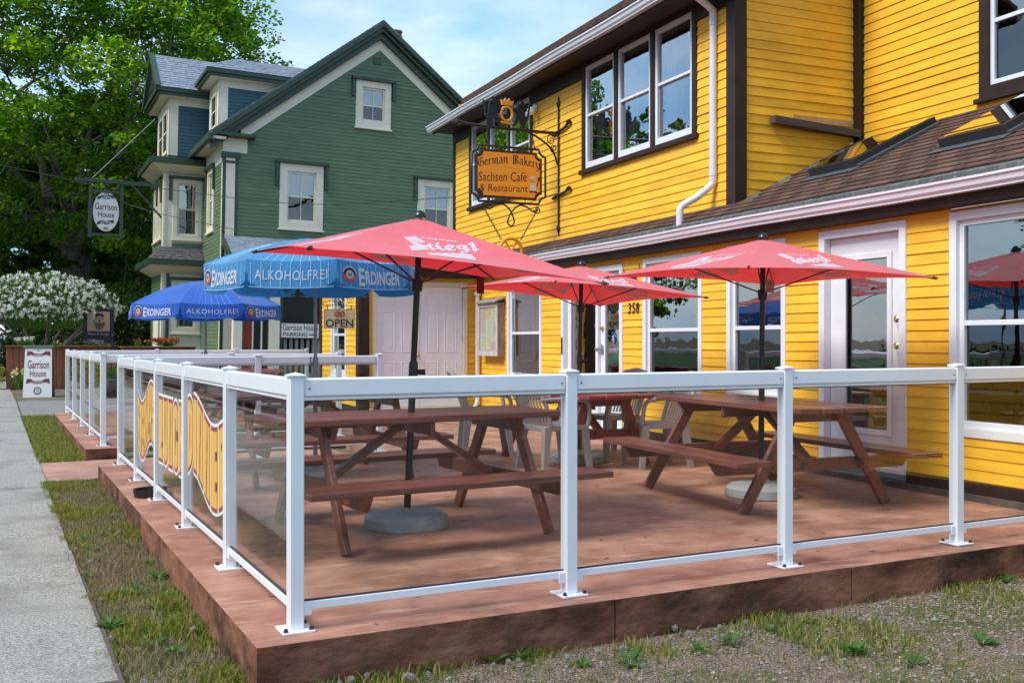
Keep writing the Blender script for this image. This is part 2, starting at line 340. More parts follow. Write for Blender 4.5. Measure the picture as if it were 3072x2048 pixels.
patio('patio',[-.20,1.46,2.95,4.45,5.9],[-.17,2.25,4.4,6.44])
patio('far_patio',[-.19,1.5,3.0],[8.05,10.2,12.4,14.6])
m=MB(); m.hexa([V((3.2,10.55,-.5)),V((6.4,10.75,-.5)),V((6.4,15.7,-.5)),V((3.2,15.7,-.5)),V((3.2,10.55,-.006)),V((6.4,10.75,-.006)),V((6.4,15.7,-.006)),V((3.2,15.7,-.006))]); struct('landing',m,TERRA)
m=MB(); uvbox(m,-.72,2.6,6.46,8.03,-.1,.012,zg); wk=struct('walkway',m,mat('worn_red_walk',(.34,.17,.115),rough=.8,col2=(.46,.27,.20),scale=3,world=True,bump=.3,bscale=70,dirt=(.2,.11,.075),dscale=2))
# gravel driveway beside the far house
GRV=mat('grey_gravel',(.13,.125,.12),rough=.95,col2=(.30,.29,.27),scale=45,detail=8,bump=.8,bscale=70,world=True)
m=MB(); uvbox(m,-.62,14,15.2,20.3,-.05,.008,zg); struct('gravel_drive',m,GRV)

# ================================================================ GLASS RAILINGS
BH=1.05; GASK=flat('black_gasket',(.02,.022,.024),.6)
def post(root,u,v,bolts=3):
    o=MB(); c=UV(u,v); M=Matrix((EX,EY,V((0,0,1)))).transposed()
    o.cbox(c.x,c.y,BH/2+.006,.06,.06,BH-.012,.004,M); p=obj('post',o,RAIL,root)
    k=MB(); z=BH; h=.036; a=[UV(u+x*h,v+y*h,z) for x,y in ((-1,-1),(1,-1),(1,1),(-1,1))]; b=[UV(u+x*h,v+y*h,z+.007) for x,y in ((-1,-1),(1,-1),(1,1),(-1,1))]
    k.add(a+b+[UV(u,v,z+.018)],[(3,2,1,0),(0,1,5,4),(1,2,6,5),(2,3,7,6),(3,0,4,7),(4,5,8),(5,6,8),(6,7,8),(7,4,8)]); obj('cap',k,RAIL,p)
    k=MB(); k.cbox(c.x,c.y,.0075,.135,.135,.011,.003,M); obj('base_plate',k,RAIL,p)
    for x,y in random.sample([(-1,-1),(1,-1),(-1,1),(1,1)],bolts):
        q=UV(u+x*.053,v+y*.053); k=MB(); k.lathe([(.0105,.013),(.0105,.019),(.008,.021),(.008,.027)],6,(q.x,q.y,0)); obj('bolt',k,RUST,p)
def rail_bay(root,a,b,glass_=True):
    d=(V(b)-V(a)); L=d.length; t=d/L; s0=V(a)+t*.0305; s1=V(b)-t*.0305
    def Q(p,z): return UV(p[0],p[1],z)
    a0,a1=s0,s1
    # top rail: rounded profile
    k=MB(); P,Qe=Q(a0,1.004),Q(a1,1.004); k.beam(P,Qe,.05,.078,c=.007); k.beam(Q(a0,.957),Q(a1,.957),.034,.014,c=.002); obj('top_rail',k,RAIL,root)
    k=MB(); k.beam(Q(a0,.101),Q(a1,.101),.03,.036,c=.003); obj('bottom_rail',k,RAIL,root)
    for e,sg in ((a0,1),(a1,-1)):
        k=MB(); k.beam(Q(e+t*(sg*.001),.088),Q(e+t*(sg*.034),.088),.037,.05,c=.002); obj('bracket',k,RAIL,root)
        k=MB(); nrm=V((t.y,-t.x,0)); w=EX*nrm.x+EY*nrm.y; q=Q(e+t*(sg*.022),1.0); k.lathe([(.004,0),(.004,.0275)],10,q,axis=w); obj('screw',k,RUST,root)
    if glass_:
        k=MB(); k.beam(Q(a0+t*.004,.5365),Q(a1-t*.004,.5365),.006,.826,c=.001); obj('glass_pane',k,RGLASS,root)
        k=MB(); k.beam(Q(a0+t*.003,.1215),Q(a1-t*.003,.1215),.014,.007,c=.001); obj('gasket',k,GASK,root); k=MB(); k.beam(Q(a0+t*.003,.9475),Q(a1-t*.003,.9475),.014,.005,c=.001); obj('gasket',k,GASK,root)
LV=[0,1.30,2.62,3.88,5.08,6.35]; PU=[0,1.31,2.64,3.96,5.28]
r1=thing('glass_railing','white railing with clear glass panes round the near red patio, lettering on its street side','railing',UV(0,0))
for v in LV: post(r1,0,v)
for u in PU[1:]: post(r1,u,0)
for a,b in zip(LV,LV[1:]): rail_bay(r1,(0,a),(0,b))
for a,b in zip(PU,PU[1:]): rail_bay(r1,(a,0),(b,0))
BU=[0,1.32,2.64]
for u in BU[1:]: post(r1,u,6.35)
for a,b in zip(BU,BU[1:]): rail_bay(r1,(a,6.35),(b,6.35))
r2=thing('glass_railing','white railing with clear glass panes round the far red patio beyond the walkway','railing',UV(0,8.3))
LV2=[8.31,9.8,11.25,12.8,14.4]
for v in LV2: post(r2,.02,v)
for a,b in zip(LV2,LV2[1:]): rail_bay(r2,(.02,a),(.02,b))
FU=[.02,1.45,2.8]
for u in FU[1:]: post(r2,u,8.31); post(r2,u,14.4)
for a,b in zip(FU,FU[1:]): rail_bay(r2,(a,8.31),(b,8.31)); rail_bay(r2,(a,14.4),(b,14.4))
for u in (4.1,): post(r2,u,14.4); rail_bay(r2,(2.8,14.4),(u,14.4))
# ================================================================ WALL BUILDERS
def seg_minus(a,b,cuts):
    out=[(a,b)]
    for c,d in cuts:
        n=[]
        for x,y in out:
            if d<=x or c>=y: n.append((x,y))
            else:
                if c>x: n.append((x,c))
                if d<y: n.append((d,y))
        out=n
    return [(x,y) for x,y in out if y-x>.012]
def clap_wall(root,fr,u0,u1,z0,z1,e,ops,board,core,t=.013,clip=None,stuff=False,thick=.12,jit=.0032,name='wall',joints=0):
    """a clapboard wall: a core with real openings and one board per course and stretch"""
    zs=sorted({z0,z1,*[max(z0,min(z1,q)) for o in ops for q in o[2:4]]}); k=MB()
    for a,b in zip(zs,zs[1:]):
        if b-a<.004: continue
        zm=(a+b)/2; cuts=[(o[0],o[1]) for o in ops if o[2]<zm<o[3]]
        if clip is None:
            for x,y in seg_minus(u0,u1,cuts): fr.box(k,x,y,-thick,0,a,b)
        else:
            st=max(1,int((b-a)/.25)); 
            for i in range(st):
                p=a+(b-a)*i/st; q=a+(b-a)*(i+1)/st; l0,h0=clip(p); l1,h1=clip(q)
                for x,y in seg_minus(max(u0,l0),min(u1,h0),cuts):
                    xl=max(x,l1) if abs(x-l0)<1e-6 else x; yl=min(y,h1) if abs(y-h0)<1e-6 else y
                    if yl-xl<.01: xl=yl=(x+y)/2
                    lo=[fr.P(x,-thick,p),fr.P(y,-thick,p),fr.P(y,0,p),fr.P(x,0,p)]; hi=[fr.P(xl,-thick,q),fr.P(yl,-thick,q),fr.P(yl,0,q),fr.P(xl,0,q)]
                    k.hexa(lo+hi)
    w=obj(name,k,core,root); big=MB(); z=z0
    if board is None: return w
    while z<z1-.01:
        top=min(z+e,z1); zm=(z+top)/2; cuts=[(o[0],o[1]) for o in ops if o[2]<zm<o[3]]
        l0,h0=clip(z) if clip else (u0,u1); l1,h1=clip(top) if clip else (u0,u1)
        l0,l1=max(l0,u0),max(l1,u0); h0,h1=min(h0,u1),min(h1,u1)
        segs=seg_minus(l0,h0,cuts)
        if joints:
            ns=[]
            for x,y in segs:
                c=x
                while y-c>joints*1.6:
                    d=c+joints*random.uniform(.7,1.2); ns.append((c,d-.0015)); c=d+.0015
                ns.append((c,y))
            segs=ns
        for x,y in segs:
            xl=l1 if abs(x-l0)<1e-6 else x; yl=h1 if abs(y-h0)<1e-6 else y
            if yl<=xl: xl=yl=(xl+yl)/2; 
            m=big if stuff else MB(); ja,jb=random.uniform(-jit,jit),random.uniform(-jit,jit); tt=t*random.uniform(.85,1.2)
            zt=top-(top-z)*.0
            m.hexa([fr.P(x,.0005,z+ja),fr.P(y,.0005,z+jb),fr.P(y,tt,z+jb),fr.P(x,tt,z+ja),fr.P(xl,.0005,zt+.004),fr.P(yl,.0005,zt+.004),fr.P(yl,.0032,zt+.004),fr.P(xl,.0032,zt+.004)])
            if not stuff: obj('clapboard',m,board,w)
        z+=e
    if stuff: tag(obj('clapboards',big,board,w),kind='stuff')
    return w
def window(root,fr,u0,u1,z0,z1,cas=.06,mid=None,casm=WHITE,sashm=VINYL,sill=True,depth=.022,muntin=False,curtain=None,sash=.045,rec=.06,name='window',head=0.,gl=WGLASS,interior=True,grey=False):
    """casing boards > sash frames, meeting rail, panes, sill"""
    k=MB(); c=cas
    fr.cb(k,u0,u0+c,-.06,depth,z0,z1); fr.cb(k,u1-c,u1,-.06,depth,z0,z1); fr.cb(k,u0+c,u1-c,-.06,depth,z1-c-head,z1); fr.cb(k,u0+c,u1-c,-.06,depth,z0,z0+c)
    w=obj(name,k,casm,root)
    a,b,p,q=u0+c,u1-c,z0+c,z1-c-head; k=MB(); s=sash; n0,n1=-rec,-.012
    fr.cb(k,a,a+s,n0,n1,p,q); fr.cb(k,b-s,b,n0,n1,p,q); fr.cb(k,a+s,b-s,n0,n1,q-s,q); fr.cb(k,a+s,b-s,n0,n1,p,p+s*1.15)
    obj('sash',k,sashm,w)
    panes=[(p+s*1.15,q-s)]
    if mid:
        k=MB(); fr.cb(k,a+s,b-s,n0,n1-.004,mid-.02,mid+.02); obj('meeting_rail',k,sashm,w); panes=[(mid+.02,q-s),(p+s*1.15,mid-.02)]
    for i,(za,zb) in enumerate(panes):
        k=MB(); n=-.035-.006*i; fr.box(k,a+s+.001,b-s-.001,n-.003,n,za+.001,zb-.001); obj('pane',k,gl if i==0 else SCREEN,w)
        if muntin:
            k=MB(); u=(a+b)/2; fr.cb(k,u-.009,u+.009,-.033-.006*i,-.02,za,zb,.002); obj('muntin',k,sashm,w)
    if sill:
        k=MB(); fr.cb(k,u0-.03,u1+.03,-.02,depth+.04,z0-.045,z0-.001); obj('sill',k,casm,w)
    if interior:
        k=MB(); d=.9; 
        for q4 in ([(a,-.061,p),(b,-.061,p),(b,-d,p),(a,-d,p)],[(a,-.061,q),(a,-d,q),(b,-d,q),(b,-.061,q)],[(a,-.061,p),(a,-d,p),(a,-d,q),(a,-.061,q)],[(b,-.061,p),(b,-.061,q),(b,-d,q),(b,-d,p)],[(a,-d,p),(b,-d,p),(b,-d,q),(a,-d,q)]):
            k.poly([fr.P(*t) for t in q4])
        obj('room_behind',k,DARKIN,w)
    if curtain:
        for (ca,cb,za,zb) in curtain:
            k=MB(); nseg=26
            for i in range(nseg+1):
                u=ca+(cb-ca)*i/nseg; n=-.16+.018*sin(i*1.9)+.01*sin(i*.7)
                k.v+= [tuple(fr.P(u,n,za)),tuple(fr.P(u,n,zb))]
            for i in range(nseg): k.f.append((2*i,2*i+2,2*i+3,2*i+1))
            obj('curtain',k,CURT,w,smooth=80)
    return w
# ================================================================ YELLOW BUILDING
XW=6.27
yb=thing('yellow_building','two-storey yellow clapboard bakery with dark brown trim and white doors','building',(XW,10,0))
FW=FR((XW,0,0),(0,1,0),(-1,0,0))            # ground-floor street wall, u = Y
ops=[(4.2,5.83,.47,2.19),(6.27,7.31,.12,2.185),(7.78,8.72,.62,2.18),(9.17,10.38,.62,2.165),(10.86,12.53,.1,2.15),(13.18,14.41,.6,2.13)]
clap_wall(yb,FW,2.6,15.65,.146,2.215,.0875,ops,YEL,YEL)
k=MB(); FW.cb(k,2.6,6.262,-.05,.028,-.02,.142); FW.cb(k,7.318,10.85,-.05,.028,-.02,.142); FW.cb(k,12.54,15.6,-.05,.028,-.02,.142); obj('skirting',k,BROWN,yb)
k=MB(); FW.cb(k,2.6,15.6,.03,.06,-.012,.05); obj('base_strip',k,mat('weathered_board',(.10,.075,.06),rough=.85,var=.3,scale=8,bump=.4),yb)
window(yb,FW,4.2,5.83,.47,2.19,.07,1.335,sill=False)
window(yb,FW,7.78,8.72,.62,2.18,.065,1.33,sill=False)
window(yb,FW,9.17,10.38,.62,2.165,.065,1.325,sill=False)
window(yb,FW,13.18,14.41,.6,2.13,.065,1.32,sill=False)
def glass_door(fr,u0,u1,z0,z1,gu0,gu1,gz0,gz1,knob_u,knob_z,frm=WHITE):
    k=MB(); c=.075; fr.cb(k,u0,u0+c,-.10,.026,z0,z1); fr.cb(k,u1-c,u1,-.10,.026,z0,z1); fr.cb(k,u0+c,u1-c,-.10,.026,z1-c,z1); fr.cb(k,u0,u1,-.10,.05,z0-.04,z0-.001); dr=obj('door',k,frm,yb)
    a,b,q=u0+c+.004,u1-c-.004,z1-c-.004; k=MB(); n0,n1=-.085,-.045
    fr.cb(k,a,gu0,n0,n1,z0+.003,q); fr.cb(k,gu1,b,n0,n1,z0+.003,q); fr.cb(k,gu0,gu1,n0,n1,gz1,q); fr.cb(k,gu0,gu1,n0,n1,z0+.003,gz0); obj('leaf',k,frm,dr)
    k=MB(); s=.03
    fr.cb(k,gu0-.02,gu0+s,n1+.0005,n1+.018,gz0-.02,gz1+.02); fr.cb(k,gu1-s,gu1+.02,n1+.0005,n1+.018,gz0-.02,gz1+.02); fr.cb(k,gu0+s,gu1-s,n1+.0005,n1+.018,gz1-s,gz1+.02); fr.cb(k,gu0+s,gu1-s,n1+.0005,n1+.018,gz0-.02,gz0+s); obj('glazing_frame',k,frm,dr)
    k=MB(); fr.box(k,gu0+s*.5,gu1-s*.5,-.07,-.066,gz0+s*.5,gz1-s*.5); obj('pane',k,WGLASS,dr)
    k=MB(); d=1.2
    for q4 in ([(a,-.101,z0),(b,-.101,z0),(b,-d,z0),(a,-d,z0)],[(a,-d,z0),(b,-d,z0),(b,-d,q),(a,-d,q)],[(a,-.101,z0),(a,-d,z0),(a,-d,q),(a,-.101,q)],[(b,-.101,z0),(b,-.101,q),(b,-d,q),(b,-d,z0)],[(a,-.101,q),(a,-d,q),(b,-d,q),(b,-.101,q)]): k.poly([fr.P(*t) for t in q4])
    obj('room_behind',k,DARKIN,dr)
    for z in knob_z:
        k=MB(); k.lathe([(.03,0),(.03,.008),(.012,.012),(.012,.03),(.028,.04),(.03,.055),(.018,.066)],14,fr.P(knob_u,n1,z),axis=fr.n); obj('knob',k,BRASS,dr,smooth=40)
    return dr
BRASS=flat('brass',(.62,.44,.16),.25,1.)
glass_door(FW,6.27,7.31,.15,2.185,6.50,7.05,.42,1.93,6.385,(1.16,1.38))
# main entrance: two leaves, a fixed dark side and the white leaf with lever handle
k=MB(); c=.07; z0,z1=.12,2.15; FW.cb(k,10.86,10.93,-.1,.026,z0,z1); FW.cb(k,12.46,12.53,-.1,.026,z0,z1); FW.cb(k,10.93,12.46,-.1,.026,z1-.075,z1); FW.cb(k,11.52,11.58,-.1,.0,z0,z1-.076); FW.cb(k,10.86,12.53,-.1,.06,z0-.05,z0-.001); md=obj('entrance',k,WHITE,yb)
k=MB(); FW.cb(k,11.40,11.515,-.08,-.04,z0,2.07); FW.cb(k,10.935,11.03,-.08,-.04,z0,2.07); FW.cb(k,11.03,11.40,-.08,-.04,1.92,2.07); FW.cb(k,11.03,11.40,-.08,-.04,z0,.4); obj('leaf',k,WHITE,md)
k=MB(); FW.cb(k,11.585,11.66,-.08,-.04,z0,2.07); FW.cb(k,12.36,12.455,-.08,-.04,z0,2.07); FW.cb(k,11.66,12.36,-.08,-.04,1.95,2.07); FW.cb(k,11.66,12.36,-.08,-.04,z0,.3); obj('leaf',k,WHITE,md)
k=MB(); FW.box(k,11.03,11.40,-.064,-.06,.4,1.92); obj('pane',k,WGLASS,md); k=MB(); FW.box(k,11.66,12.36,-.064,-.06,.3,1.95); obj('pane',k,WGLASS,md)
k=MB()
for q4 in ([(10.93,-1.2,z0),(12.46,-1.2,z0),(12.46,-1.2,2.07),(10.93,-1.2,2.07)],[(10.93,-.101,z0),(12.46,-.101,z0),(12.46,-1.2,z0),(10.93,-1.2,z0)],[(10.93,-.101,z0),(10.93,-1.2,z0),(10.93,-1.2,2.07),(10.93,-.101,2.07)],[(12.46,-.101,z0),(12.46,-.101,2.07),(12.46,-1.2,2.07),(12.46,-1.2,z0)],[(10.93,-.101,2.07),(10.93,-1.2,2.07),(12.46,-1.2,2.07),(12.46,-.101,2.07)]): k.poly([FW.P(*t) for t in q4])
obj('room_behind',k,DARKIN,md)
k=MB(); k.lathe([(.032,0),(.032,.01),(.02,.03)],14,FW.P(11.46,-.04,1.36),axis=FW.n); obj('deadbolt',k,BRASS,md,smooth=40)
k=MB(); FW.cb(k,11.43,11.49,-.04,-.028,1.03,1.16); k.tube([FW.P(11.46,-.03,1.1),FW.P(11.46,.01,1.1),FW.P(11.52,.015,1.1),FW.P(11.58,.012,1.095)],.011,8); obj('lever_handle',k,flat('nickel',(.5,.5,.5),.3,1.),md,smooth=40)
k=MB(); FW.cb(k,12.475,12.515,.027,.034,1.02,1.25); obj('door_latch',k,BLACK,md)
# south-facing wall with the double doors
FD=FR((0,15.65,0),(1,0,0),(0,-1,0))
clap_wall(yb,FD,4.25,6.26,.146,2.215,.0875,[(4.46,6.07,.0,2.16)],YEL,YEL,stuff=True)
k=MB(); FD.cb(k,4.25,4.452,-.05,.03,-.02,.142); FD.cb(k,6.08,6.22,-.05,.03,-.02,.142); obj('skirting',k,BROWN,yb)
k=MB(); FD.cb(k,4.46,4.53,-.1,.024,.14,2.16); FD.cb(k,6.0,6.07,-.1,.024,.14,2.16); FD.cb(k,4.53,6.0,-.1,.024,2.09,2.16); FD.cb(k,4.40,6.12,-.1,.08,-.02,.138); dd=obj('double_door',k,CREAM,yb)
for a,b in ((4.533,5.262),(5.268,5.997)):
    k=MB(); FD.cb(k,a,b,-.07,-.03,.145,2.085); lf=obj('leaf',k,GRAYDOOR,dd)
    w=b-a
    for (x0,x1) in ((.13,.43),(.57,.87)):
        for (p,q) in ((.2,.78),(.92,1.42),(1.62,1.86)):
            pass
    for (x0,x1) in ((.15,.42),(.58,.85)):
        for (p,q) in ((.36,.86),(1.03,1.66),(1.78,1.97)):
            k=MB(); A,B=a+w*x0,a+w*x1; s=.022
            lo=[FD.P(A,-.029,p),FD.P(B,-.029,p),FD.P(B,-.029,q),FD.P(A,-.029,q)]; mi=[FD.P(A+s,-.036,p+s),FD.P(B-s,-.036,p+s),FD.P(B-s,-.036,q-s),FD.P(A+s,-.036,q-s)]; hi=[FD.P(A+2*s,-.024,p+2*s),FD.P(B-2*s,-.024,p+2*s),FD.P(B-2*s,-.024,q-2*s),FD.P(A+2*s,-.024,q-2*s)]
            # raised moulding ring with a field
            o2=[FD.P(A-.012,-.0295,p-.012),FD.P(B+.012,-.0295,p-.012),FD.P(B+.012,-.0295,q+.012),FD.P(A-.012,-.0295,q+.012)]; r2_=[FD.P(A,-.022,p),FD.P(B,-.022,p),FD.P(B,-.022,q),FD.P(A,-.022,q)]
            mi=[FD.P(A+s,-.0285,p+s),FD.P(B-s,-.0285,p+s),FD.P(B-s,-.0285,q-s),FD.P(A+s,-.0285,q-s)]
            k.add(o2+r2_+mi+hi,[(0,1,5,4),(1,2,6,5),(2,3,7,6),(3,0,4,7),(4,5,9,8),(5,6,10,9),(6,7,11,10),(7,4,8,11),(8,9,13,12),(9,10,14,13),(10,11,15,14),(11,8,12,15),(12,13,14,15)]); obj('panel',k,GRAYDOOR,dd)
k=MB(); k.lathe([(.03,0),(.03,.006),(.012,.01),(.012,.03),(.03,.042),(.031,.056),(.02,.066)],16,FD.P(5.215,-.03,.98),axis=FD.n); obj('knob',k,BRASS,dd,smooth=40)
for z in (.5,1.25,1.9):
    k=MB(); FD.cb(k,5.992,6.004,-.03,-.018,z-.05,z+.05); obj('hinge',k,flat('nickel',(.5,.5,.5),.3,1.),dd)
# low front wing: street wall with the narrow window
FA=FR((4.25,0,0),(0,1,0),(-1,0,0))
clap_wall(yb,FA,15.77,18.2,.16,2.215,.0875,[(16.42,17.45,.6,2.14)],YEL,YEL)
window(yb,FA,16.42,17.45,.6,2.14,.07,1.31)
k=MB(); k.box(4.225,4.40,15.60,15.775,-.02,2.215); obj('corner_board',k,BROWN,yb)
k=MB(); FA.cb(k,15.78,18.2,-.05,.03,-.05,.156); FA.cb(k,18.14,18.25,-.1,.03,.157,2.215); obj('skirting',k,BROWN,yb)
k=MB(); k.box(4.06,6.20,15.46,15.60,2.22,2.42); k.box(4.06,4.225,15.60,18.4,2.22,2.42); obj('fascia',k,BROWN,yb)
k=MB(); k.hexa([V((3.98,15.4,2.43)),V((6.45,15.4,2.43)),V((6.45,18.5,2.43)),V((3.98,18.5,2.43)),V((4.02,15.4,2.46)),V((6.45,15.4,2.60)),V((6.45,18.5,2.60)),V((4.02,18.5,2.46))]); obj('wing_roof',k,BROWN,yb)
# lower eave: fascia, gutter, shingled roof
k=MB(); FW.cb(k,2.6,15.44,.0,.13,2.216,2.42,.006); obj('fascia',k,BROWN,yb)
GUT=mat('white_gutter',(.70,.68,.72),rough=.3,var=.05,scale=2,dirt=(.45,.42,.38),dscale=10,dfac=(.66,.85))
def gutter(fr,u0,u1,n0,z0,root,m=GUT,h=.10,w=.11):
    prof=[(0,0),(w*.62,0),(w*.62,.012),(w*.8,h*.35),(w*.86,h*.7),(w,h*.82),(w,h),(w-.012,h),(w-.016,h*.86),(w*.78,h*.72),(w*.7,h*.4),(w*.55,.014),(.012,.014),(.012,h),(0,h)]
    k=MB(); n=len(prof); st=14
    for i in range(st+1):
        u=u0+(u1-u0)*i/st; dz=.006*sin(i*1.3)
        for a,b in prof: k.v.append(tuple(fr.P(u,n0+a,z0+b+dz)))
    for i in range(st):
        for j in range(n): k.f.append((i*n+j,i*n+(j+1)%n,(i+1)*n+(j+1)%n,(i+1)*n+j))
    k.f.append(tuple(range(n))); k.f.append(tuple(reversed(range(st*n,st*n+n)))); return obj('gutter',k,m,root)
gutter(FW,2.6,15.42,.132,2.305,yb)
RS=.481; 
def roofz(x): return 2.663+RS*(x-6.49)
FELT=mat('roof_felt',(.10,.105,.10),rough=.9,var=.3,scale=12,bump=.3,dirt=(.22,.22,.18),dscale=14)
k=MB(); y0,y1=2.4,8.9
k.hexa([V((6.06,y0,roofz(6.06)-.06)),V((8.17,y0,roofz(8.17)-.06)),V((8.17,y1,roofz(8.17)-.06)),V((6.06,y1,roofz(6.06)-.06)),V((6.06,y0,roofz(6.06)-.014)),V((8.17,y0,roofz(8.17)-.014)),V((8.17,y1,roofz(8.17)-.014)),V((6.06,y1,roofz(6.06)-.014))])
k.hexa([V((6.06,y1,roofz(6.06)-.06)),V((6.5,y1,roofz(6.5)-.06)),V((6.5,15.42,roofz(6.5)-.06)),V((6.06,15.42,roofz(6.06)-.06)),V((6.06,y1,roofz(6.06)-.014)),V((6.5,y1,roofz(6.5)-.014)),V((6.5,15.42,roofz(6.5)-.014)),V((6.06,15.42,roofz(6.06)-.014))])
lr=obj('roof',k,FELT,yb)
SHB=mat('brown_shingle',(.065,.036,.028),rough=.9,col2=(.15,.088,.066),scale=9,bump=.5,bscale=120,orand=.24,spec=.2,dirt=(.22,.17,.13),dscale=30,dfac=(.66,.8))
def shingle_mesh(w,l=.2,t=.015):
    m=MB(); sl=math.atan(RS); c,s=cos(sl),sin(sl)
    def q(a,y,n): return V((a*c-n*s,y,a*s+n*c))
    m.hexa([q(0,0,0),q(l,0,-.004),q(l,w,-.004),q(0,w,0),q(0,0,t),q(l,0,.0),q(l,w,.0),q(0,w,t)]); return mesh('shingle',m,SHB)
SM=[shingle_mesh(w) for w in (.315,.30,.325)]
ex_=.142; nrow=0; a=.06
while a<2.36:
    x=6.06+a*cos(math.atan(RS)); 
    if x>8.10: break
    yend=8.86 if x>6.47 else 15.3
    y=4.35+(nrow%3)*.11+random.uniform(-.02,.02)
    if nrow>2 and False: pass
    while y<yend-.02:
        k=random.choice(SM); w=.32
        if y+w>yend: break
        o=bpy.data.objects.new('shingle',k); C.objects.link(o); o.parent=lr; o.location=V((x,y,roofz(x)-.012+random.uniform(0,.003)))-root_off(lr); o.rotation_euler=(0,0,random.uniform(-.006,.006)); y+=w+.006
    a+=ex_; nrow+=1
# skylights
def skylight(ya,yb_,xa,xb,parent):
    def q(x,y,n): sl=math.atan(RS); return V((x-n*sin(sl),y,roofz(x)+n*cos(sl)))
    def bx(k,x0,x1,y0,y1,n0,n1): k.hexa([q(x0,y0,n0),q(x1,y0,n0),q(x1,y1,n0),q(x0,y1,n0),q(x0,y0,n1),q(x1,y0,n1),q(x1,y1,n1),q(x0,y1,n1)])
    DK=mat('dark_grey_aluminium',(.03,.033,.036),rough=.35,var=.2,spec=.6)
    k=MB(); t=.055; bx(k,xa,xa+t,ya,yb_,-.01,.09); bx(k,xb-t,xb,ya,yb_,-.01,.09); bx(k,xa+t,xb-t,ya,ya+t,-.01,.09); bx(k,xa+t,xb-t,yb_-t,yb_,-.01,.09); s=obj('skylight',k,DK,parent)
    k=MB(); bx(k,xa+t*.6,xb-t*.6,ya+t*.6,yb_-t*.6,.091,.097); obj('pane',k,glass('skylight_glass',(.7,.72,.74),1.5,boost=2.4),s)
    k=MB(); bx(k,xa+t,xb-t,ya+t,yb_-t,-.005,.0); obj('well',k,flat('well_lining',(.16,.15,.135),.8),s)
    k=MB(); bx(k,xa-.10,xa-.002,ya-.05,yb_+.05,.004,.012); bx(k,xa,xb,ya-.05,ya-.002,.004,.03); bx(k,xa,xb,yb_+.002,yb_+.05,.004,.03); obj('flashing',k,mat('lead_flashing',(.08,.09,.10),rough=.5,var=.2),s)
skylight(7.47,8.12,6.84,7.86,yb); skylight(5.80,6.47,6.84,7.86,yb)
# upper storey, street wall
FU_=FR((6.5,0,0),(0,1,0),(-1,0,0)); UE=.10
ops=[(9.60,12.36,3.47,4.93),(13.98,16.6,3.47,4.93)]
clap_wall(yb,FU_,9.03,17.3,2.52,4.80,UE,ops,YEL,YEL,t=.014,joints=3.2)
k=MB(); FU_.cb(k,9.03,9.595,0,.03,4.78,4.98); FU_.cb(k,12.365,13.975,0,.03,4.78,4.98); FU_.cb(k,16.605,17.36,0,.03,4.78,4.98); FU_.cb(k,9.03,15.4,0,.022,2.40,2.518); obj('frieze',k,BROWN,yb)
k=MB(); k.box(6.47,6.62,8.868,9.028,2.4,4.98); obj('corner_board',k,BROWN,yb); k=MB(); k.box(6.47,6.6,17.302,17.40,2.4,4.98); obj('corner_board',k,BROWN,yb)
k=MB(); FU_.box(k,8.6,17.5,.0,.36,4.982,5.02); obj('soffit',k,BROWN,yb); k=MB(); FU_.cb(k,8.6,17.5,.361,.385,4.95,5.10); obj('eave_fascia',k,BROWN,yb)
gutter(FU_,8.6,17.55,.386,4.99,yb,m=mat('grey_white_gutter',(.62,.66,.72),rough=.25,var=.05,dirt=(.4,.4,.4),dscale=10,dfac=(.66,.85)),h=.105,w=.115)
def triple(u0,u1,z0,z1,root):
    k=MB(); n=3; c=.085; w=(u1-u0-c*4)/3
    for i in range(4): FU_.cb(k,u0+i*(w+c),u0+i*(w+c)+c,-.05,.03,z0+.06,z1)
    FU_.cb(k,u0-.03,u1+.03,-.05,.06,z0,z0+.06); FU_.cb(k,u0,u1,-.05,.03,z1,z1+.05); tw=obj('window_bank',k,BROWN,root)
    for i in range(3):
        a=u0+c+i*(w+c)+.004; b=a+w-.008; k=MB(); s=.05; zz0=z0+.062; q=z1-.004; n1=.012
        FU_.cb(k,a,a+s,-.04,n1,zz0,q); FU_.cb(k,b-s,b,-.04,n1,zz0,q); FU_.cb(k,a+s,b-s,-.04,n1,q-s,q); FU_.cb(k,a+s,b-s,-.04,n1,zz0,zz0+.09); mid=(zz0+q)/2+.03; FU_.cb(k,a+s,b-s,-.04,n1-.006,mid-.018,mid+.018)
        obj('sash',k,VINYL,tw)
        for za,zb,nv in ((mid+.018,q-s,-.02),(zz0+.09,mid-.018,-.03)):
            k=MB(); FU_.box(k,a+s,b-s,nv-.003,nv,za,zb); obj('pane',k,WGLASS,tw)
        for (ca,cb) in ((a+.02,a+w*.36),(b-w*.3,b-.02)):
            k=MB(); ns=20
            for j in range(ns+1):
                u=ca+(cb-ca)*j/ns; nv=-.14+.02*sin(j*1.8)
                k.v+=[tuple(FU_.P(u,nv,zz0)),tuple(FU_.P(u,nv,q))]
            for j in range(ns): k.f.append((2*j,2*j+2,2*j+3,2*j+1))
            obj('curtain',k,CURT,tw,smooth=80)
    k=MB()
    for q4 in ([(u0,-1.6,z0),(u1,-1.6,z0),(u1,-1.6,z1),(u0,-1.6,z1)],[(u0,-.051,z1),(u0,-1.6,z1),(u1,-1.6,z1),(u1,-.051,z1)],[(u0,-.051,z0),(u1,-.051,z0),(u1,-1.6,z0),(u0,-1.6,z0)],[(u0,-.051,z0),(u0,-1.6,z0),(u0,-1.6,z1),(u0,-.051,z1)],[(u1,-.051,z0),(u1,-.051,z1),(u1,-1.6,z1),(u1,-1.6,z0)]): k.poly([FU_.P(*t) for t in q4])
    obj('room_behind',k,flat('dim_room',(.10,.105,.11),.9),tw)
triple(9.60,12.36,3.47,4.93,yb); triple(13.98,16.6,3.47,4.93,yb)
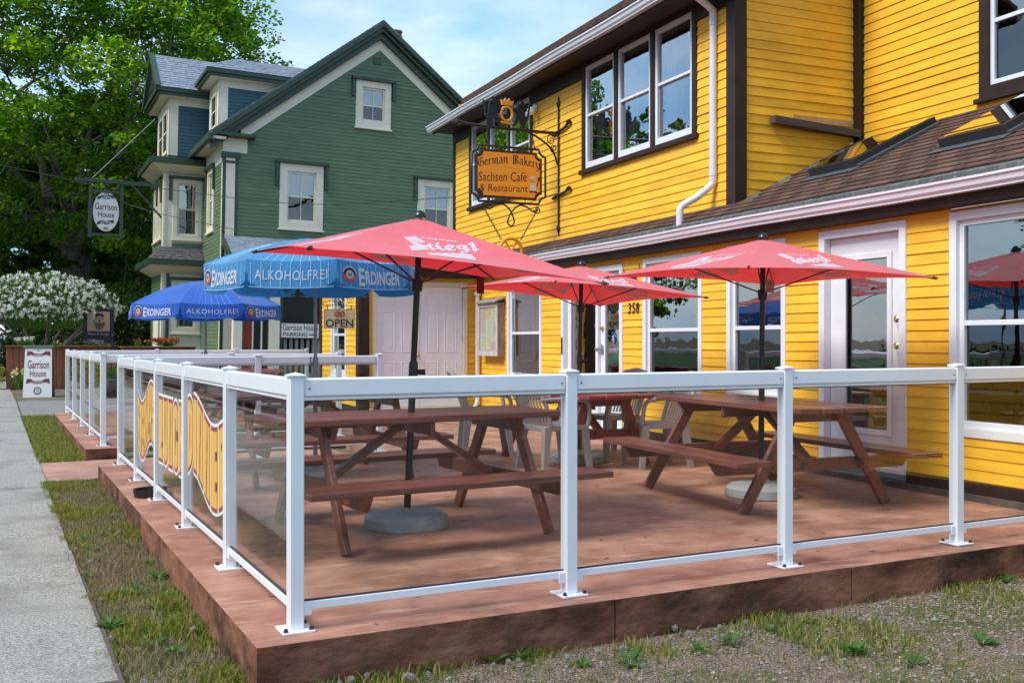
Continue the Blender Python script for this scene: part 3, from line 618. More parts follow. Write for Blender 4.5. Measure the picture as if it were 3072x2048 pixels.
# upper storey, south-facing wall and the recessed wall above the low roof
FS=FR((0,8.9,0),(1,0,0),(0,-1,0))
clap_wall(yb,FS,6.622,8.09,2.62,5.6,UE,[],YEL,YEL,t=.014,clip=lambda z:(6.622,min(8.09,6.49+(z+.02-2.663)/RS)) if z<3.4 else (6.622,8.09))
k=MB(); k.box(8.085,8.20,8.80,8.898,3.36,5.6); obj('corner_board',k,BROWN,yb)
FRc=FR((8.17,0,0),(0,1,0),(-1,0,0))
clap_wall(yb,FRc,3.0,8.80,3.42,5.6,UE,[(5.7,7.24,3.55,5.05)],YEL,YEL,t=.014)
window(yb,FRc,5.7,7.24,3.55,5.05,.11,4.28,casm=BROWN)
k=MB(); k.box(6.6,8.17,8.9,17.3,5.5,5.6); k.hexa([V((6.1,8.6,5.1)),V((11,8.6,7.2)),V((11,17.5,7.2)),V((6.1,17.5,5.1)),V((6.1,8.6,5.16)),V((11,8.6,7.3)),V((11,17.5,7.3)),V((6.1,17.5,5.16))]); obj('main_roof',k,SHB,yb)
# far end and the volumes behind
k=MB(); k.box(6.55,12,17.28,17.30,0,5.5); k.box(4.3,6.6,18.18,18.2,0,2.3); obj('end_wall',k,YEL,yb)
# timber ledge on the south-facing wall
k=MB(); k.beam((6.92,8.825,3.565),(8.10,8.825,3.50),.09,.085,c=.006); obj('timber_ledge',k,wood('weathered_timber',(.05,.035,.025),(.13,.10,.075),rough=.9),yb)
k=MB(); FS.box(k,7.25,8.06,.014,.019,3.59,3.66); obj('bare_patch',k,mat('bare_plaster',(.55,.32,.13),rough=.9,var=.15),yb)
# downspouts
def downspout(pts,root,w=.075,d=.055,m=GUT):
    k=MB()
    for a,b in zip(pts,pts[1:]): k.beam(a,b,w,d,up=(-1,0,.01),c=.012)
    return obj('downspout',k,m,root,smooth=40)
def curve(pts,n=6):
    out=[]
    for i in range(len(pts)-1):
        p0=V(pts[max(i-1,0)]);p1=V(pts[i]);p2=V(pts[i+1]);p3=V(pts[min(i+2,len(pts)-1)])
        for j in range(n):
            t=j/n; out.append(.5*((2*p1)+(p2-p0)*t+(2*p0-5*p1+4*p2-p3)*t*t+(3*p1-p0-3*p2+p3)*t**3))
    out.append(V(pts[-1])); return out
def pipe(pts,r,root,m=GUT,name='downspout'):
    k=MB(); k.tube(curve(pts,5),r,10); return obj(name,k,m,root,smooth=50)
ds=pipe([(6.14,9.2,4.99),(6.16,9.2,4.93),(6.42,9.23,4.80),(6.45,9.24,4.70),(6.45,9.24,4.0),(6.45,9.24,3.2),(6.45,9.24,2.98),(6.44,9.25,2.90),(6.28,9.30,2.76),(6.13,9.36,2.66),(6.11,9.37,2.55),(6.11,9.37,2.36)],.04,yb)
for z in (4.66,3.02):
    k=MB(); k.lathe([(.044,-.03),(.044,.03)],12,(6.45,9.24,z)); obj('joint_ring',k,GUT,ds,smooth=40)
pipe([(6.2,15.5,1.98),(6.2,15.5,1.2),(6.2,15.5,.4),(6.19,15.49,.22),(6.12,15.42,.13),(6.02,15.34,.09)],.038,yb)
k=MB(); k.lathe([(.055,-.03),(.055,.03)],12,(6.2,15.5,1.98)); obj('downspout_head',k,GUT,yb,smooth=40)
# ================================================================ GREEN HOUSE (own space: x along the gable, y away down the street)
gh=thing('green_house','dark green clapboard house with cream trim, steep gable, bay tower and blue dormers','house',(3.674,27.298,0)); LOCAL.add(gh)
gh.rotation_euler=(0,R(1.1),R(2.5))
GS=FR((0,0,0),(1,0,0),(0,-1,0)); GW=FR((0,0,0),(0,1,0),(-1,0,0)); SL=.776; PK=4.2
GREYSH=mat('grey_shingle',(.15,.18,.22),rough=.8,col2=(.27,.31,.36),scale=7,bump=.3,bscale=60,spec=.5)
def shingles(parent,o,du,ds,wid,length,left=None,right=None,m=GREYSH,ex=.14,tab=.32):
    """shingle courses on a sloping plane: o lower corner, du along the eave, ds up the slope; left/right(a)->limits"""
    du=V(du).normalized(); ds=V(ds).normalized(); n=du.cross(ds); n=n if n.z>0 else -n; o=V(o); k=MB(); a=0; r=0
    while a<length:
        b=min(a+ex+.03,length); lo=left(a) if left else 0; hi=right(a) if right else wid; u=lo-(r%2)*tab*.5-random.uniform(0,.06)
        while u<hi:
            w=tab*random.uniform(.85,1.15); x0,x1=max(u+.004,lo),min(u+w-.004,hi); u+=w
            if x1-x0<.02: continue
            t=.012+random.uniform(0,.008); d=random.uniform(-.006,.006)
            p=[o+du*x0+ds*(a+d),o+du*x1+ds*(a+d),o+du*x1+ds*b,o+du*x0+ds*b]
            k.hexa([p[0]+n*.002,p[1]+n*.002,p[2]+n*.001,p[3]+n*.001,p[0]+n*t,p[1]+n*t,p[2]+n*.004,p[3]+n*.004])
        a+=ex; r+=1
    o_=obj('shingles',k,m,parent); tag(o_,kind='stuff'); return o_
# gable wall
gops=[(1.47,2.66,4.25,6.0),(3.53,4.55,7.2,8.5),(5.40,6.58,4.25,5.92)]
clap_wall(gh,GS,.37,8.3,.6,9.42,.10,gops,GRN,DGRN,t=.014,clip=lambda z:(.37,8.3) if z<6.42 else (max(.37,(z-6.13)/SL),min(8.3,8.4-(z-6.13)/SL)),thick=.1)
k=MB(); GS.cb(k,-.02,.06,-.1,.03,0,6.0); GS.cb(k,.30,.372,-.1,.03,0,6.0); GS.cb(k,-.05,.42,-.1,.07,6.0,6.14); GS.cb(k,-.03,.39,-.1,.05,5.86,5.92); obj('corner_board',k,DGRN,gh)
k=MB(); GS.cb(k,.061,.299,-.1,.026,0,5.999); obj('corner_panel',k,CREAM,gh)
k=MB(); GS.cb(k,-.03,.60,-.1,.03,6.141,6.52); obj('frieze',k,CREAM,gh)
k=MB(); GS.cb(k,-.35,.78,.0,.34,6.525,6.60); obj('cornice_return',k,DGRN,gh)
def rake(z0,z1,n0,n1,name,m,ue=-.35):
    k=MB()
    for sg in (0,1):
        def Q(u,n,z): return GS.P(u if sg==0 else 8.4-u,n,z)
        a=ue; b=PK
        k.hexa([Q(a,n0,z0+SL*a),Q(b,n0,z0+SL*b),Q(b,n1,z0+SL*b),Q(a,n1,z0+SL*a),Q(a,n0,z1+SL*a),Q(b,n0,z1+SL*b),Q(b,n1,z1+SL*b),Q(a,n1,z1+SL*a)])
    return obj(name,k,m,gh)
rake(6.13,6.42,0,.035,'rake_board',CREAM,.42); rake(6.421,6.60,0,.16,'rake_moulding',DGRN); rake(6.601,6.72,-.1,.27,'rake_moulding',DGRN); rake(6.721,6.86,-.2,.36,'rake_moulding',DGRN)
# roof planes
k=MB(); e0=-.42
for sg in (0,1):
    f=(lambda x:x) if sg==0 else (lambda x:8.4-x)
    k.hexa([V((f(e0),-.34,6.83+SL*e0)),V((f(PK),-.34,6.83+SL*PK)),V((f(PK),9.5,6.83+SL*PK)),V((f(e0),9.5,6.83+SL*e0)),V((f(e0),-.34,6.9+SL*e0)),V((f(PK),-.34,6.9+SL*PK)),V((f(PK),9.5,6.9+SL*PK)),V((f(e0),9.5,6.9+SL*e0))])
rf=obj('roof',k,GREYSH,gh)
shingles(rf,(e0,-.36,6.902+SL*e0),(0,1,0),(1,0,SL),9.8,(PK-e0)*math.sqrt(1+SL*SL),right=lambda a:9.8)
# cross wing roof seen over the far slope
k=MB(); k.hexa([V((7.2,5,6.7)),V((15,5,6.7)),V((15,7,9.6)),V((7.2,7,9.6)),V((7.2,5.1,6.7)),V((15,5.1,6.7)),V((15,7.1,9.62)),V((7.2,7.1,9.62))]); wr=obj('wing_roof',k,GREYSH,gh)
shingles(wr,(7.2,4.98,6.72),(1,0,0),(0,2,2.9),7.8,3.5)
k=MB(); k.box(8.4,15,5.3,9,0,6.7); obj('wing_wall',k,GRN,gh)
# brick chimney
BR=mat('red_brick',(.20,.045,.03),rough=.85,var=.25,scale=20,orand=.15); chm=MB(); chm.box(5.85,6.45,4.5,5.1,8.0,11.55); ch=obj('chimney',chm,mat('mortar',(.2,.15,.13),rough=.9),rf)
bm_=MB(); bm_.box(-.105,.105,-.05,.05,-.03,.03); bme=mesh('brick',bm_,BR)
for i in range(14):
    z=10.5+i*.075
    for j in range(3):
        for (x,y,rz) in ((5.95+j*.2+(i%2)*.05-.02,4.505,0),(5.855,4.6+j*.2-(i%2)*.04,pi/2)):
            o=bpy.data.objects.new('brick',bme); C.objects.link(o); o.parent=ch; o.location=(min(x,6.36),y,z); o.rotation_euler=(0,0,rz)
# gable windows with hood mouldings
def gwin(fr,u0,u1,z0,z1,mid,cas=.17,hood=True,muntin=True,curtain=None):
    w=window(gh,fr,u0,u1,z0,z1,cas,mid,casm=CREAM,sashm=CREAM,sill=True,depth=.035,muntin=muntin,curtain=curtain,sash=.05,rec=.07)
    if hood:
        k=MB(); d=(z1-z0)*.36; fr.cb(k,u0-.13,u1+.13,.0,.12,z1+.002,z1+.075); fr.cb(k,u0-.115,u0-.035,.0,.075,z1-d,z1); fr.cb(k,u1+.035,u1+.115,.0,.075,z1-d,z1); obj('hood',k,DGRN,w)
    return w
gwin(GS,1.47,2.66,4.25,6.0,5.13,.2,curtain=[(1.7,2.42,5.1,5.75)]); gwin(GS,3.53,4.55,7.2,8.5,7.82,.18,curtain=[(3.75,4.35,7.8,8.3)]); gwin(GS,5.40,6.58,4.25,5.92,5.1,.2,curtain=[(5.62,6.38,4.5,5.7)])
k=MB(); GS.cb(k,4.02,4.24,.0,.02,8.98,9.2); vt=obj('vent',k,DGRN,gh)
for i in range(6): k=MB(); GS.box(k,4.04,4.22,.0205,.035,9.0+i*.032,9.016+i*.032); obj('louvre',k,GRN,vt)
# street wall
wops=[(1.25,2.25,4.2,5.95)]
clap_wall(gh,GW,.0,3.0,.6,5.9,.10,wops,GRN,DGRN,t=.014); gwin(GW,1.25,2.25,4.2,5.95,5.1,.13)
k=MB(); GW.cb(k,.0,.09,-.05,.03,0,5.9); obj('corner_board',k,CREAM,gh)
k=MB(); GW.box(k,.0,9,-.1,.02,5.9,6.5); obj('frieze',k,CREAM,gh)
k=MB(); GW.box(k,-.3,3.0,.0,.40,6.42,6.48); obj('soffit',k,CREAM,gh)
k=MB(); GW.cb(k,-.34,3.0,.34,.47,6.36,6.56,.02); obj('gutter',k,DGRN,gh)
k=MB(); k.box(1.2,8.3,1.2,9.3,0,6.4); k.box(.02,1.2,3.2,9.3,0,6.4); obj('body',k,DARKIN,gh)
k=MB(); k.box(-.02,8.4,-.04,9.4,-.15,.58); obj('foundation',k,mat('stone_base',(.16,.15,.14),rough=.9,var=.25,scale=5,bump=.4),gh)
# bay tower
b0,b1,bx=3.0,5.4,-1.08
BS=FR((0,b0,0),(1,0,0),(0,-1,0)); BW=FR((bx,0,0),(0,1,0),(-1,0,0))
k=MB(); k.box(bx+.7,1,b0+.9,b1,0,6.3); obj('bay_core',k,DARKIN,gh)
clap_wall(gh,BS,bx,0,.0,6.3,.10,[(-.84,-.05,4.08,5.80),(-.84,-.04,1.42,2.93)],None,CREAM,thick=.05,name='bay_wall')
gwin(BS,-.84,-.05,4.08,5.80,4.95,.12,muntin=False,curtain=[(-.7,-.45,4.2,5.6)]); gwin(BS,-.84,-.04,1.42,2.93,2.2,.14,muntin=False)
k=MB(); BS.cb(k,-.85,-.02,0,.02,3.80,3.98); obj('bay_panel',k,GRN,gh); k=MB(); BS.cb(k,-.98,-.9,0,.05,.6,3.1); obj('bay_trim',k,DGRN,gh)
clap_wall(gh,BW,b0+.2,b1,.6,5.8,.10,[(3.35,4.1,4.1,5.7),(4.3,5.05,4.1,5.7),(3.5,4.6,.6,2.6)],GRN,DGRN,t=.014,stuff=True,thick=.03)
gwin(BW,3.35,4.1,4.1,5.7,4.9,.1,muntin=False); gwin(BW,4.3,5.05,4.1,5.7,4.9,.1,muntin=False)
k=MB(); BW.cb(k,3.5,4.6,-.04,.04,.6,2.6); obj('bay_door',k,CREAM,gh)
k=MB(); BW.cb(k,b0-.02,b0+.22,-.05,.022,.6,6.25); obj('corner_board',k,CREAM,gh)
def skirt(z0,z1,out,mat_roof,name):      # pent roof wrapping the bay
    k=MB(); a=[V((bx-out,b0-out,z0)),V((0,b0-out,z0)),V((0,b0,z1)),V((bx,b0,z1)),V((bx-out,b1+out,z0)),V((bx,b1,z1))]
    k.add(a,[(0,1,2,3),(4,0,3,5)]); k.add([p-V((0,0,.05)) for p in a],[(3,2,1,0),(5,3,0,4)]); s=obj(name,k,mat_roof,gh)
    k=MB(); k.box(bx-out-.06,.0,b0-out-.06,b0-out+.02,z0-.15,z0+.02); k.box(bx-out-.06,bx-out+.02,b0-out+.021,b1+out,z0-.15,z0+.02); obj('eave_moulding',k,DGRN,gh)
    k=MB(); k.hexa([V((bx-.02,b0-.02,z0-.36)),V((0,b0-.02,z0-.36)),V((0,b0,z0-.36)),V((bx-.02,b0,z0-.36)),V((bx-out,b0-out+.021,z0-.151)),V((0,b0-out+.021,z0-.151)),V((0,b0,z0-.151)),V((bx-out,b0,z0-.151))])
    k.hexa([V((bx-.02,b0,z0-.36)),V((bx,b0,z0-.36)),V((bx,b1,z0-.36)),V((bx-.02,b1,z0-.36)),V((bx-out,b0,z0-.152)),V((bx,b0,z0-.152)),V((bx,b1,z0-.152)),V((bx-out,b1,z0-.152))]); obj('cove',k,CREAM,gh)
    return s
BRSH=mat('slate_brown_shingle',(.05,.048,.05),rough=.75,col2=(.12,.11,.11),scale=8,orand=.2)
s=skirt(3.46,3.84,.40,BRSH,'skirt_roof'); shingles(s,(bx-.40,b0-.42,3.47),(1,0,0),(0,.4,.38),1.48,.55,left=lambda a:a*.72,m=BRSH,ex=.12,tab=.22)
skirt(6.30,6.42,.38,DGRN,'cornice')
# dormers: pediment dormer above the bay, hipped dormer nearer
def dormer(x0,y0,y1,zb,zt,ridge,over,hip,name,win=None):
    D=FR((0,y0,0),(1,0,0),(0,-1,0)); Dw=FR((x0,0,0),(0,1,0),(-1,0,0)); ym=(y0+y1)/2; xe=max((zt+.35-6.86)/SL,x0+1.2)
    k=MB(); k.box(x0+.02,xe,y0+.01,y1,zb,zt+.2); d=obj(name,k,BLUE,gh)
    z=zb
    while z<zt-.02:
        m=MB(); xr=min(xe,max(x0+.3,(z-6.80)/SL+.15)); xr=xe; D.box(m,x0+.24,xr,.0,.004,z,min(z+.10,zt)); m=MB()
        m.hexa([D.P(x0+.24,.0,z),D.P(xr,.0,z),D.P(xr,.014,z),D.P(x0+.24,.014,z),D.P(x0+.24,.0,z+.103),D.P(xr,.0,z+.103),D.P(xr,.003,z+.103),D.P(x0+.24,.003,z+.103)]); obj('clapboard',m,BLUE,d); z+=.10
    k=MB(); D.cb(k,x0-.01,x0+.24,-.02,.02,zb,zt+.2); D.cb(k,x0+.241,xe,-.02,.02,zt-.0,zt+.2); Dw.cb(k,y0-.02,y0+.2,-.02,.02,zb,zt+.2); Dw.cb(k,y1-.2,y1,-.02,.02,zb,zt+.2); Dw.cb(k,y0+.2,y1-.2,-.02,.02,zt-.05,zt+.2); obj('dormer_trim',k,CREAM,d)
    k=MB(); a,b=y0+.26,y1-.26; n=2 if b-a>1.2 else 1; w=(b-a)/n
    for i in range(n):
        u=a+i*w; k=MB(); Dw.cb(k,u+.02,u+.09,-.02,.03,zb+.1,zt-.06); Dw.cb(k,u+w-.09,u+w-.02,-.02,.03,zb+.1,zt-.06); Dw.cb(k,u+.09,u+w-.09,-.02,.03,zb+.1,zb+.2); Dw.cb(k,u+.09,u+w-.09,-.02,.03,zt-.16,zt-.06); Dw.cb(k,u+.09,u+w-.09,-.02,.02,(zb+zt)/2,(zb+zt)/2+.04); obj('dormer_window',k,CREAM,d)
        k=MB(); Dw.box(k,u+.09,u+w-.09,.003,.008,zb+.2,zt-.16); obj('pane',k,flat('dark_pane',(.02,.025,.03),.04),d)
    ze=zt+.2; o=over
    k=MB(); k.box(x0-o,xe+.4,y0-o,y1+o,ze,ze+.04); obj('dormer_soffit',k,CREAM,d)
    k=MB(); k.box(x0-o-.05,xe+.6,y0-o-.05,y0-o+.03,ze+.0,ze+.16); k.box(x0-o-.05,x0-o+.03,y0-o+.031,y1+o,ze,ze+.16); k.box(x0-o-.11,xe+.6,y0-o-.11,y0-o-.051,ze+.09,ze+.19); k.box(x0-o-.11,x0-o-.051,y0-o-.05,y1+o,ze+.09,ze+.19); obj('dormer_eave',k,DGRN,d)
    zr=ridge; xb=4.2; zc=ze+.19; k=MB(); xo=x0-o-.1; xr0=xo if not hip else x0+(ym-y0)*.9
    p=[V((xo,y0-o-.1,zc)),V((xb,y0-o-.1,zc)),V((xb,ym,zr)),V((xr0,ym,zr)),V((xo,y1+o+.1,zc)),V((xb,y1+o+.1,zc))]
    k.add(p,[(0,1,2,3),(5,4,3,2)]+([(4,0,3)] if hip else [])); k.add([q-V((0,0,.03)) for q in p],[(3,2,1,0),(2,3,4,5)]); r=obj('dormer_roof',k,GREYSH,d)
    L=math.hypot(ym-(y0-o-.1),zr-zc); shingles(r,(xo,y0-o-.12,zc+.003),(1,0,0),(0,ym-(y0-o-.1),zr-zc),xb-xo,L,left=(lambda a:(xr0-xo)*a/L))
    if not hip:
        k=MB(); k.add([V((x0-.02,y0-o,ze+.04)),V((x0-.02,y1+o,ze+.04)),V((x0-.02,ym,zr-.06))],[(0,1,2),(2,1,0)]); obj('pediment',k,CREAM,d)
        k=MB(); k.beam((xo+.02,y0-o-.12,zc-.03),(xo+.02,ym,zr-.02),.12,.16,up=(0,0,1)); k.beam((xo+.02,y1+o+.12,zc-.03),(xo+.02,ym,zr-.02),.12,.16,up=(0,0,1)); obj('pediment_rake',k,DGRN,d)
dormer(-.98,3.02,5.4,6.45,7.88,9.55,.30,False,'bay_dormer')
dormer(.06,1.2,2.55,6.95,8.12,9.1,.30,True,'hip_dormer')
# porch on the gable side
PY=-1.55; k=MB(); k.hexa([V((.05,0,3.90)),V((6.6,0,3.90)),V((6.6,PY-.2,3.05)),V((.05,PY-.2,3.05)),V((.05,0,3.97)),V((6.6,0,3.97)),V((6.6,PY-.2,3.12)),V((.05,PY-.2,3.12))]); pr=obj('porch_roof',k,GREYSH,gh)
shingles(pr,(.03,PY-.22,3.125),(1,0,0),(0,-PY+.2,.85),6.5,1.9)
k=MB(); k.beam((.02,0,3.86),(.02,PY-.2,3.0),.08,.2); k.beam((.0,PY-.15,2.98),(6.6,PY-.15,2.98),.10,.2); k.box(.1,6.5,PY-.05,PY+.05,2.6,2.879); obj('porch_fascia',k,DGRN,gh)
FP=FR((0,PY,0),(1,0,0),(0,-1,0))
for u,w in ((.02,.22),(.92,.25),(3.6,.25)): k=MB(); FP.cb(k,u,u+w,-.15,.06,-.1,2.6); obj('porch_post',k,CREAM,gh)
k=MB(); FP.cb(k,1.18,1.25,-.1,.05,-.1,2.6); obj('porch_trim',k,DGRN,gh)
k=MB(); k.box(.1,6.4,PY,0,.3,.42); obj('porch_floor',k,mat('grey_boards',(.2,.2,.2),rough=.8),gh)
k=MB(); FP.box(k,1.25,3.6,-.08,-.07,1.35,2.6); obj('porch_screen',k,flat('dark_screen',(.008,.01,.011),.55),gh)
k=MB(); FP.cb(k,1.25,3.6,-.1,.01,1.29,1.36); obj('porch_rail',k,DGRN,gh)
k=MB(); FP.box(k,1.25,3.6,-.2,-.19,-.1,1.29); obj('porch_backing',k,DARKIN,gh)
for i in range(16): k=MB(); FP.cb(k,1.30+i*.145,1.38+i*.145,-.06,-.04,-.05,1.288); obj('lattice_slat',k,mat('grey_slat',(.28,.28,.26),rough=.8,var=.2),gh)
k=MB(); FP.box(k,.50,.91,-.12,-.1,.42,2.6); obj('porch_screen',k,flat('dark_screen',(.008,.01,.011),.55),gh); k=MB(); FP.cb(k,.72,.75,-.1,.0,.42,2.6); FP.cb(k,.50,.53,-.1,.0,.42,2.6); obj('screen_bar',k,CREAM,gh)
k=MB(); FP.cb(k,.31,.48,-.1,-.04,.42,2.5); pd=obj('porch_door',k,mat('red_door_paint',(.30,.03,.022),rough=.4,var=.1),gh)
for a,b in ((.33,.385),(.405,.46)):
    for p,q in ((.6,1.3),(1.45,2.3)): k=MB(); FP.cb(k,a,b,-.04,-.03,p,q); obj('panel',k,mat('red_door_paint',(.30,.03,.022)),pd)
# ================================================================ PICNIC TABLES
def W_table(name,c1,c2): return wood(name,c1,c2,rough=.33,stretch=(1.0,22,22),orand=.1,bump=.2,dirt=(.05,.025,.018))
TBR=W_table('red_brown_stain',(.115,.028,.020),(.27,.085,.058)); TRD=W_table('barn_red_paint',(.21,.018,.022),(.30,.035,.038)); TGR=W_table('faded_red_brown',(.16,.08,.065),(.26,.15,.125))
def picnic_table(label,loc,rz,L=1.93,wt=.74,h=.74,bh=.40,off=.74,m=TBR,np=4,spread=.62,bench=True):
    t=thing('picnic_table',label,'picnic table',loc,rz,'picnic tables on the patios'); LOCAL.add(t)
    def part(n,k,**a): return obj(n,k,m,t,**a)
    pw=wt/np
    for i in range(np):
        k=MB(); d=random.uniform(-.01,.01); k.cbox(d,-wt/2+pw*(i+.5),h-.019+random.uniform(-.0015,.0015),L+random.uniform(-.012,.012),pw-.009,.038,.006); part('top_plank',k)
    for s in ((-1,1) if bench else ()):
        for j in (0,1):
            k=MB(); k.cbox(random.uniform(-.01,.01),s*off+(j-.5)*.142,bh-.019,L,.138,.038,.005); part('bench_plank',k)
    for e in (-1,1):
        x=e*(L/2-.30)
        for s in (-1,1):
            k=MB(); k.beam((x,s*.20,h-.040),(x,s*spread,.0),.038,.088,up=(0,1,0),c=.004); lg=part('leg',k)
            for v in lg.data.vertices:                 # cut the foot level with the floor
                if v.co.z<.03: v.co.z=max(v.co.z,.0)
        bo=off+.13 if bench else spread*.72; k=MB(); k.beam((x+.0395*-e,-bo,bh-.085),(x+.0395*-e,bo,bh-.085),.037,.09,c=.004); cr=part('cross_beam',k)
        for v in cr.data.vertices:                     # clipped ends
            if bench and abs(v.co.y)>off+.1 and v.co.z<bh-.09: v.co.y-=math.copysign(.06,v.co.y)
        k=MB(); k.beam((x+.0395*-e,-wt/2+.02,h-.0795),(x+.0395*-e,wt/2-.02,h-.0795),.037,.08,c=.004); tb=part('top_batten',k)
        for v in tb.data.vertices:
            if abs(v.co.y)>wt/2-.04 and v.co.z<h-.09: v.co.y-=math.copysign(.05,v.co.y)
        k=MB(); k.beam((e*.06,.0,h-.075),(x-e*.065,.0,bh-.085),.085,.036,up=(0,0,1),c=.004); part('brace',k)
        for s in (-1,1):
            k=MB(); k.lathe([(.011,0),(.011,.008)],8,(x+e*.0195,s*(.20+(spread-.20)*(h-bh)/h),bh-.085),axis=(e,0,0)); obj('bolt',k,RUST,t)
    k=MB(); k.cbox(0,0,h-.0795,.037,wt-.06,.08,.004); part('top_batten',k)
    return t
picnic_table('red-brown picnic table nearest the corner post, pierced by the leaning red umbrella',(2.02,6.22,0),R(6.5))
picnic_table('red-brown picnic table beside the glazed white door, pierced by a red umbrella',(4.93,6.43,0),R(88),wt=.76)
picnic_table('bright red picnic table in front of the entrance with plastic chairs round it',(4.66,9.08,0),R(92),h=.70,wt=.70,m=TRD,L=1.85,spread=.46,off=.66,bench=False)
picnic_table('red-brown picnic table under the big light blue parasol',(2.05,9.0,0),R(3))
picnic_table('faded table on the far patio under the small dark blue parasol',(1.70,13.5,0),R(4),m=TGR)
picnic_table('bright red table on the far patio near the OPEN sign',(2.75,16.2,0),R(75),m=TRD)
# ================================================================ UMBRELLAS
REDF=fabric('red_canvas',(.97,.15,.18),.30,.7,(1.,.02,.04)); PRINT=fabric('white_print',(.85,.86,.88),.45,.2,(.8,.8,.82))
POLE=mat('black_pole',(.014,.015,.016),rough=.35,var=.2,spec=.5); CONC=mat('umbrella_base_concrete',(.31,.315,.31),rough=.8,var=.16,scale=9,bump=.3,bscale=90,dirt=(.12,.12,.11),dscale=4)
LOGO={'S':[[(0.3731,0.1113),(0.2916,0.1291),(0.3269,0.2077),(0.3581,0.2032),(0.3521,0.1497),(0.3885,0.2039),(0.3813,0.2344),(0.4405,0.2828),(0.5507,0.2542),(0.4841,0.1979),(0.4323,0.2078)]],
't':[[(0.3725,0.2299),(0.305,0.2154),(0.3105,0.2254),(0.3377,0.2339),(0.3178,0.2408),(0.3431,0.25),(0.3554,0.2491),(0.3867,0.2857),(0.3653,0.2838),(0.3675,0.2937),(0.416,0.2983),(0.4163,0.2788),(0.3775,0.2435)]],
'i':[[(0.3421,0.2566),(0.3018,0.252),(0.2982,0.2712),(0.3181,0.2767),(0.344,0.3063),(0.3222,0.3044),(0.3311,0.3199),(0.3661,0.3225),(0.3606,0.2934),(0.3384,0.2646)]],
'd':[[(0.289,0.2379),(0.2727,0.2329),(0.2605,0.2335),(0.26,0.2401),(0.2734,0.249),(0.2927,0.255),(0.303,0.2539),(0.3017,0.247)]],
'e':[[(0.2912,0.287),(0.2396,0.2774),(0.2135,0.2985),(0.232,0.3151),(0.2872,0.3237),(0.2944,0.3153),(0.298,0.3334),(0.2666,0.3361),(0.282,0.3461),(0.313,0.3508),(0.3355,0.3374),(0.3182,0.3113)],[(0.2711,0.299),(0.2498,0.3003),(0.2586,0.3099),(0.2818,0.3114)]],
'g':[[(0.2207,0.3141),(0.1772,0.3105),(0.1505,0.3333),(0.1607,0.3489),(0.1799,0.3524),(0.2039,0.385),(0.2555,0.3973),(0.2962,0.3934),(0.2947,0.372),(0.2677,0.3703),(0.2675,0.3852),(0.2386,0.382),(0.2314,0.363),(0.2469,0.3481),(0.2317,0.3252)],[(0.21,0.3293),(0.1886,0.3331),(0.2028,0.3478),(0.2241,0.344)]],
'l':[[(0.117,0.3259),(0.0702,0.3335),(0.1539,0.3953),(0.1388,0.3974),(0.1518,0.4064),(0.1972,0.4096),(0.1912,0.3899),(0.1176,0.3462)]],
'z':[[(0.508,0.3095),(0.475,0.3388),(0.4581,0.3282),(0.4298,0.3565),(0.4139,0.3452),(0.3822,0.3753),(0.3667,0.3648),(0.3355,0.3935),(0.324,0.3846),(0.2805,0.4256),(0.3753,0.5041),(0.536,0.346)]]}
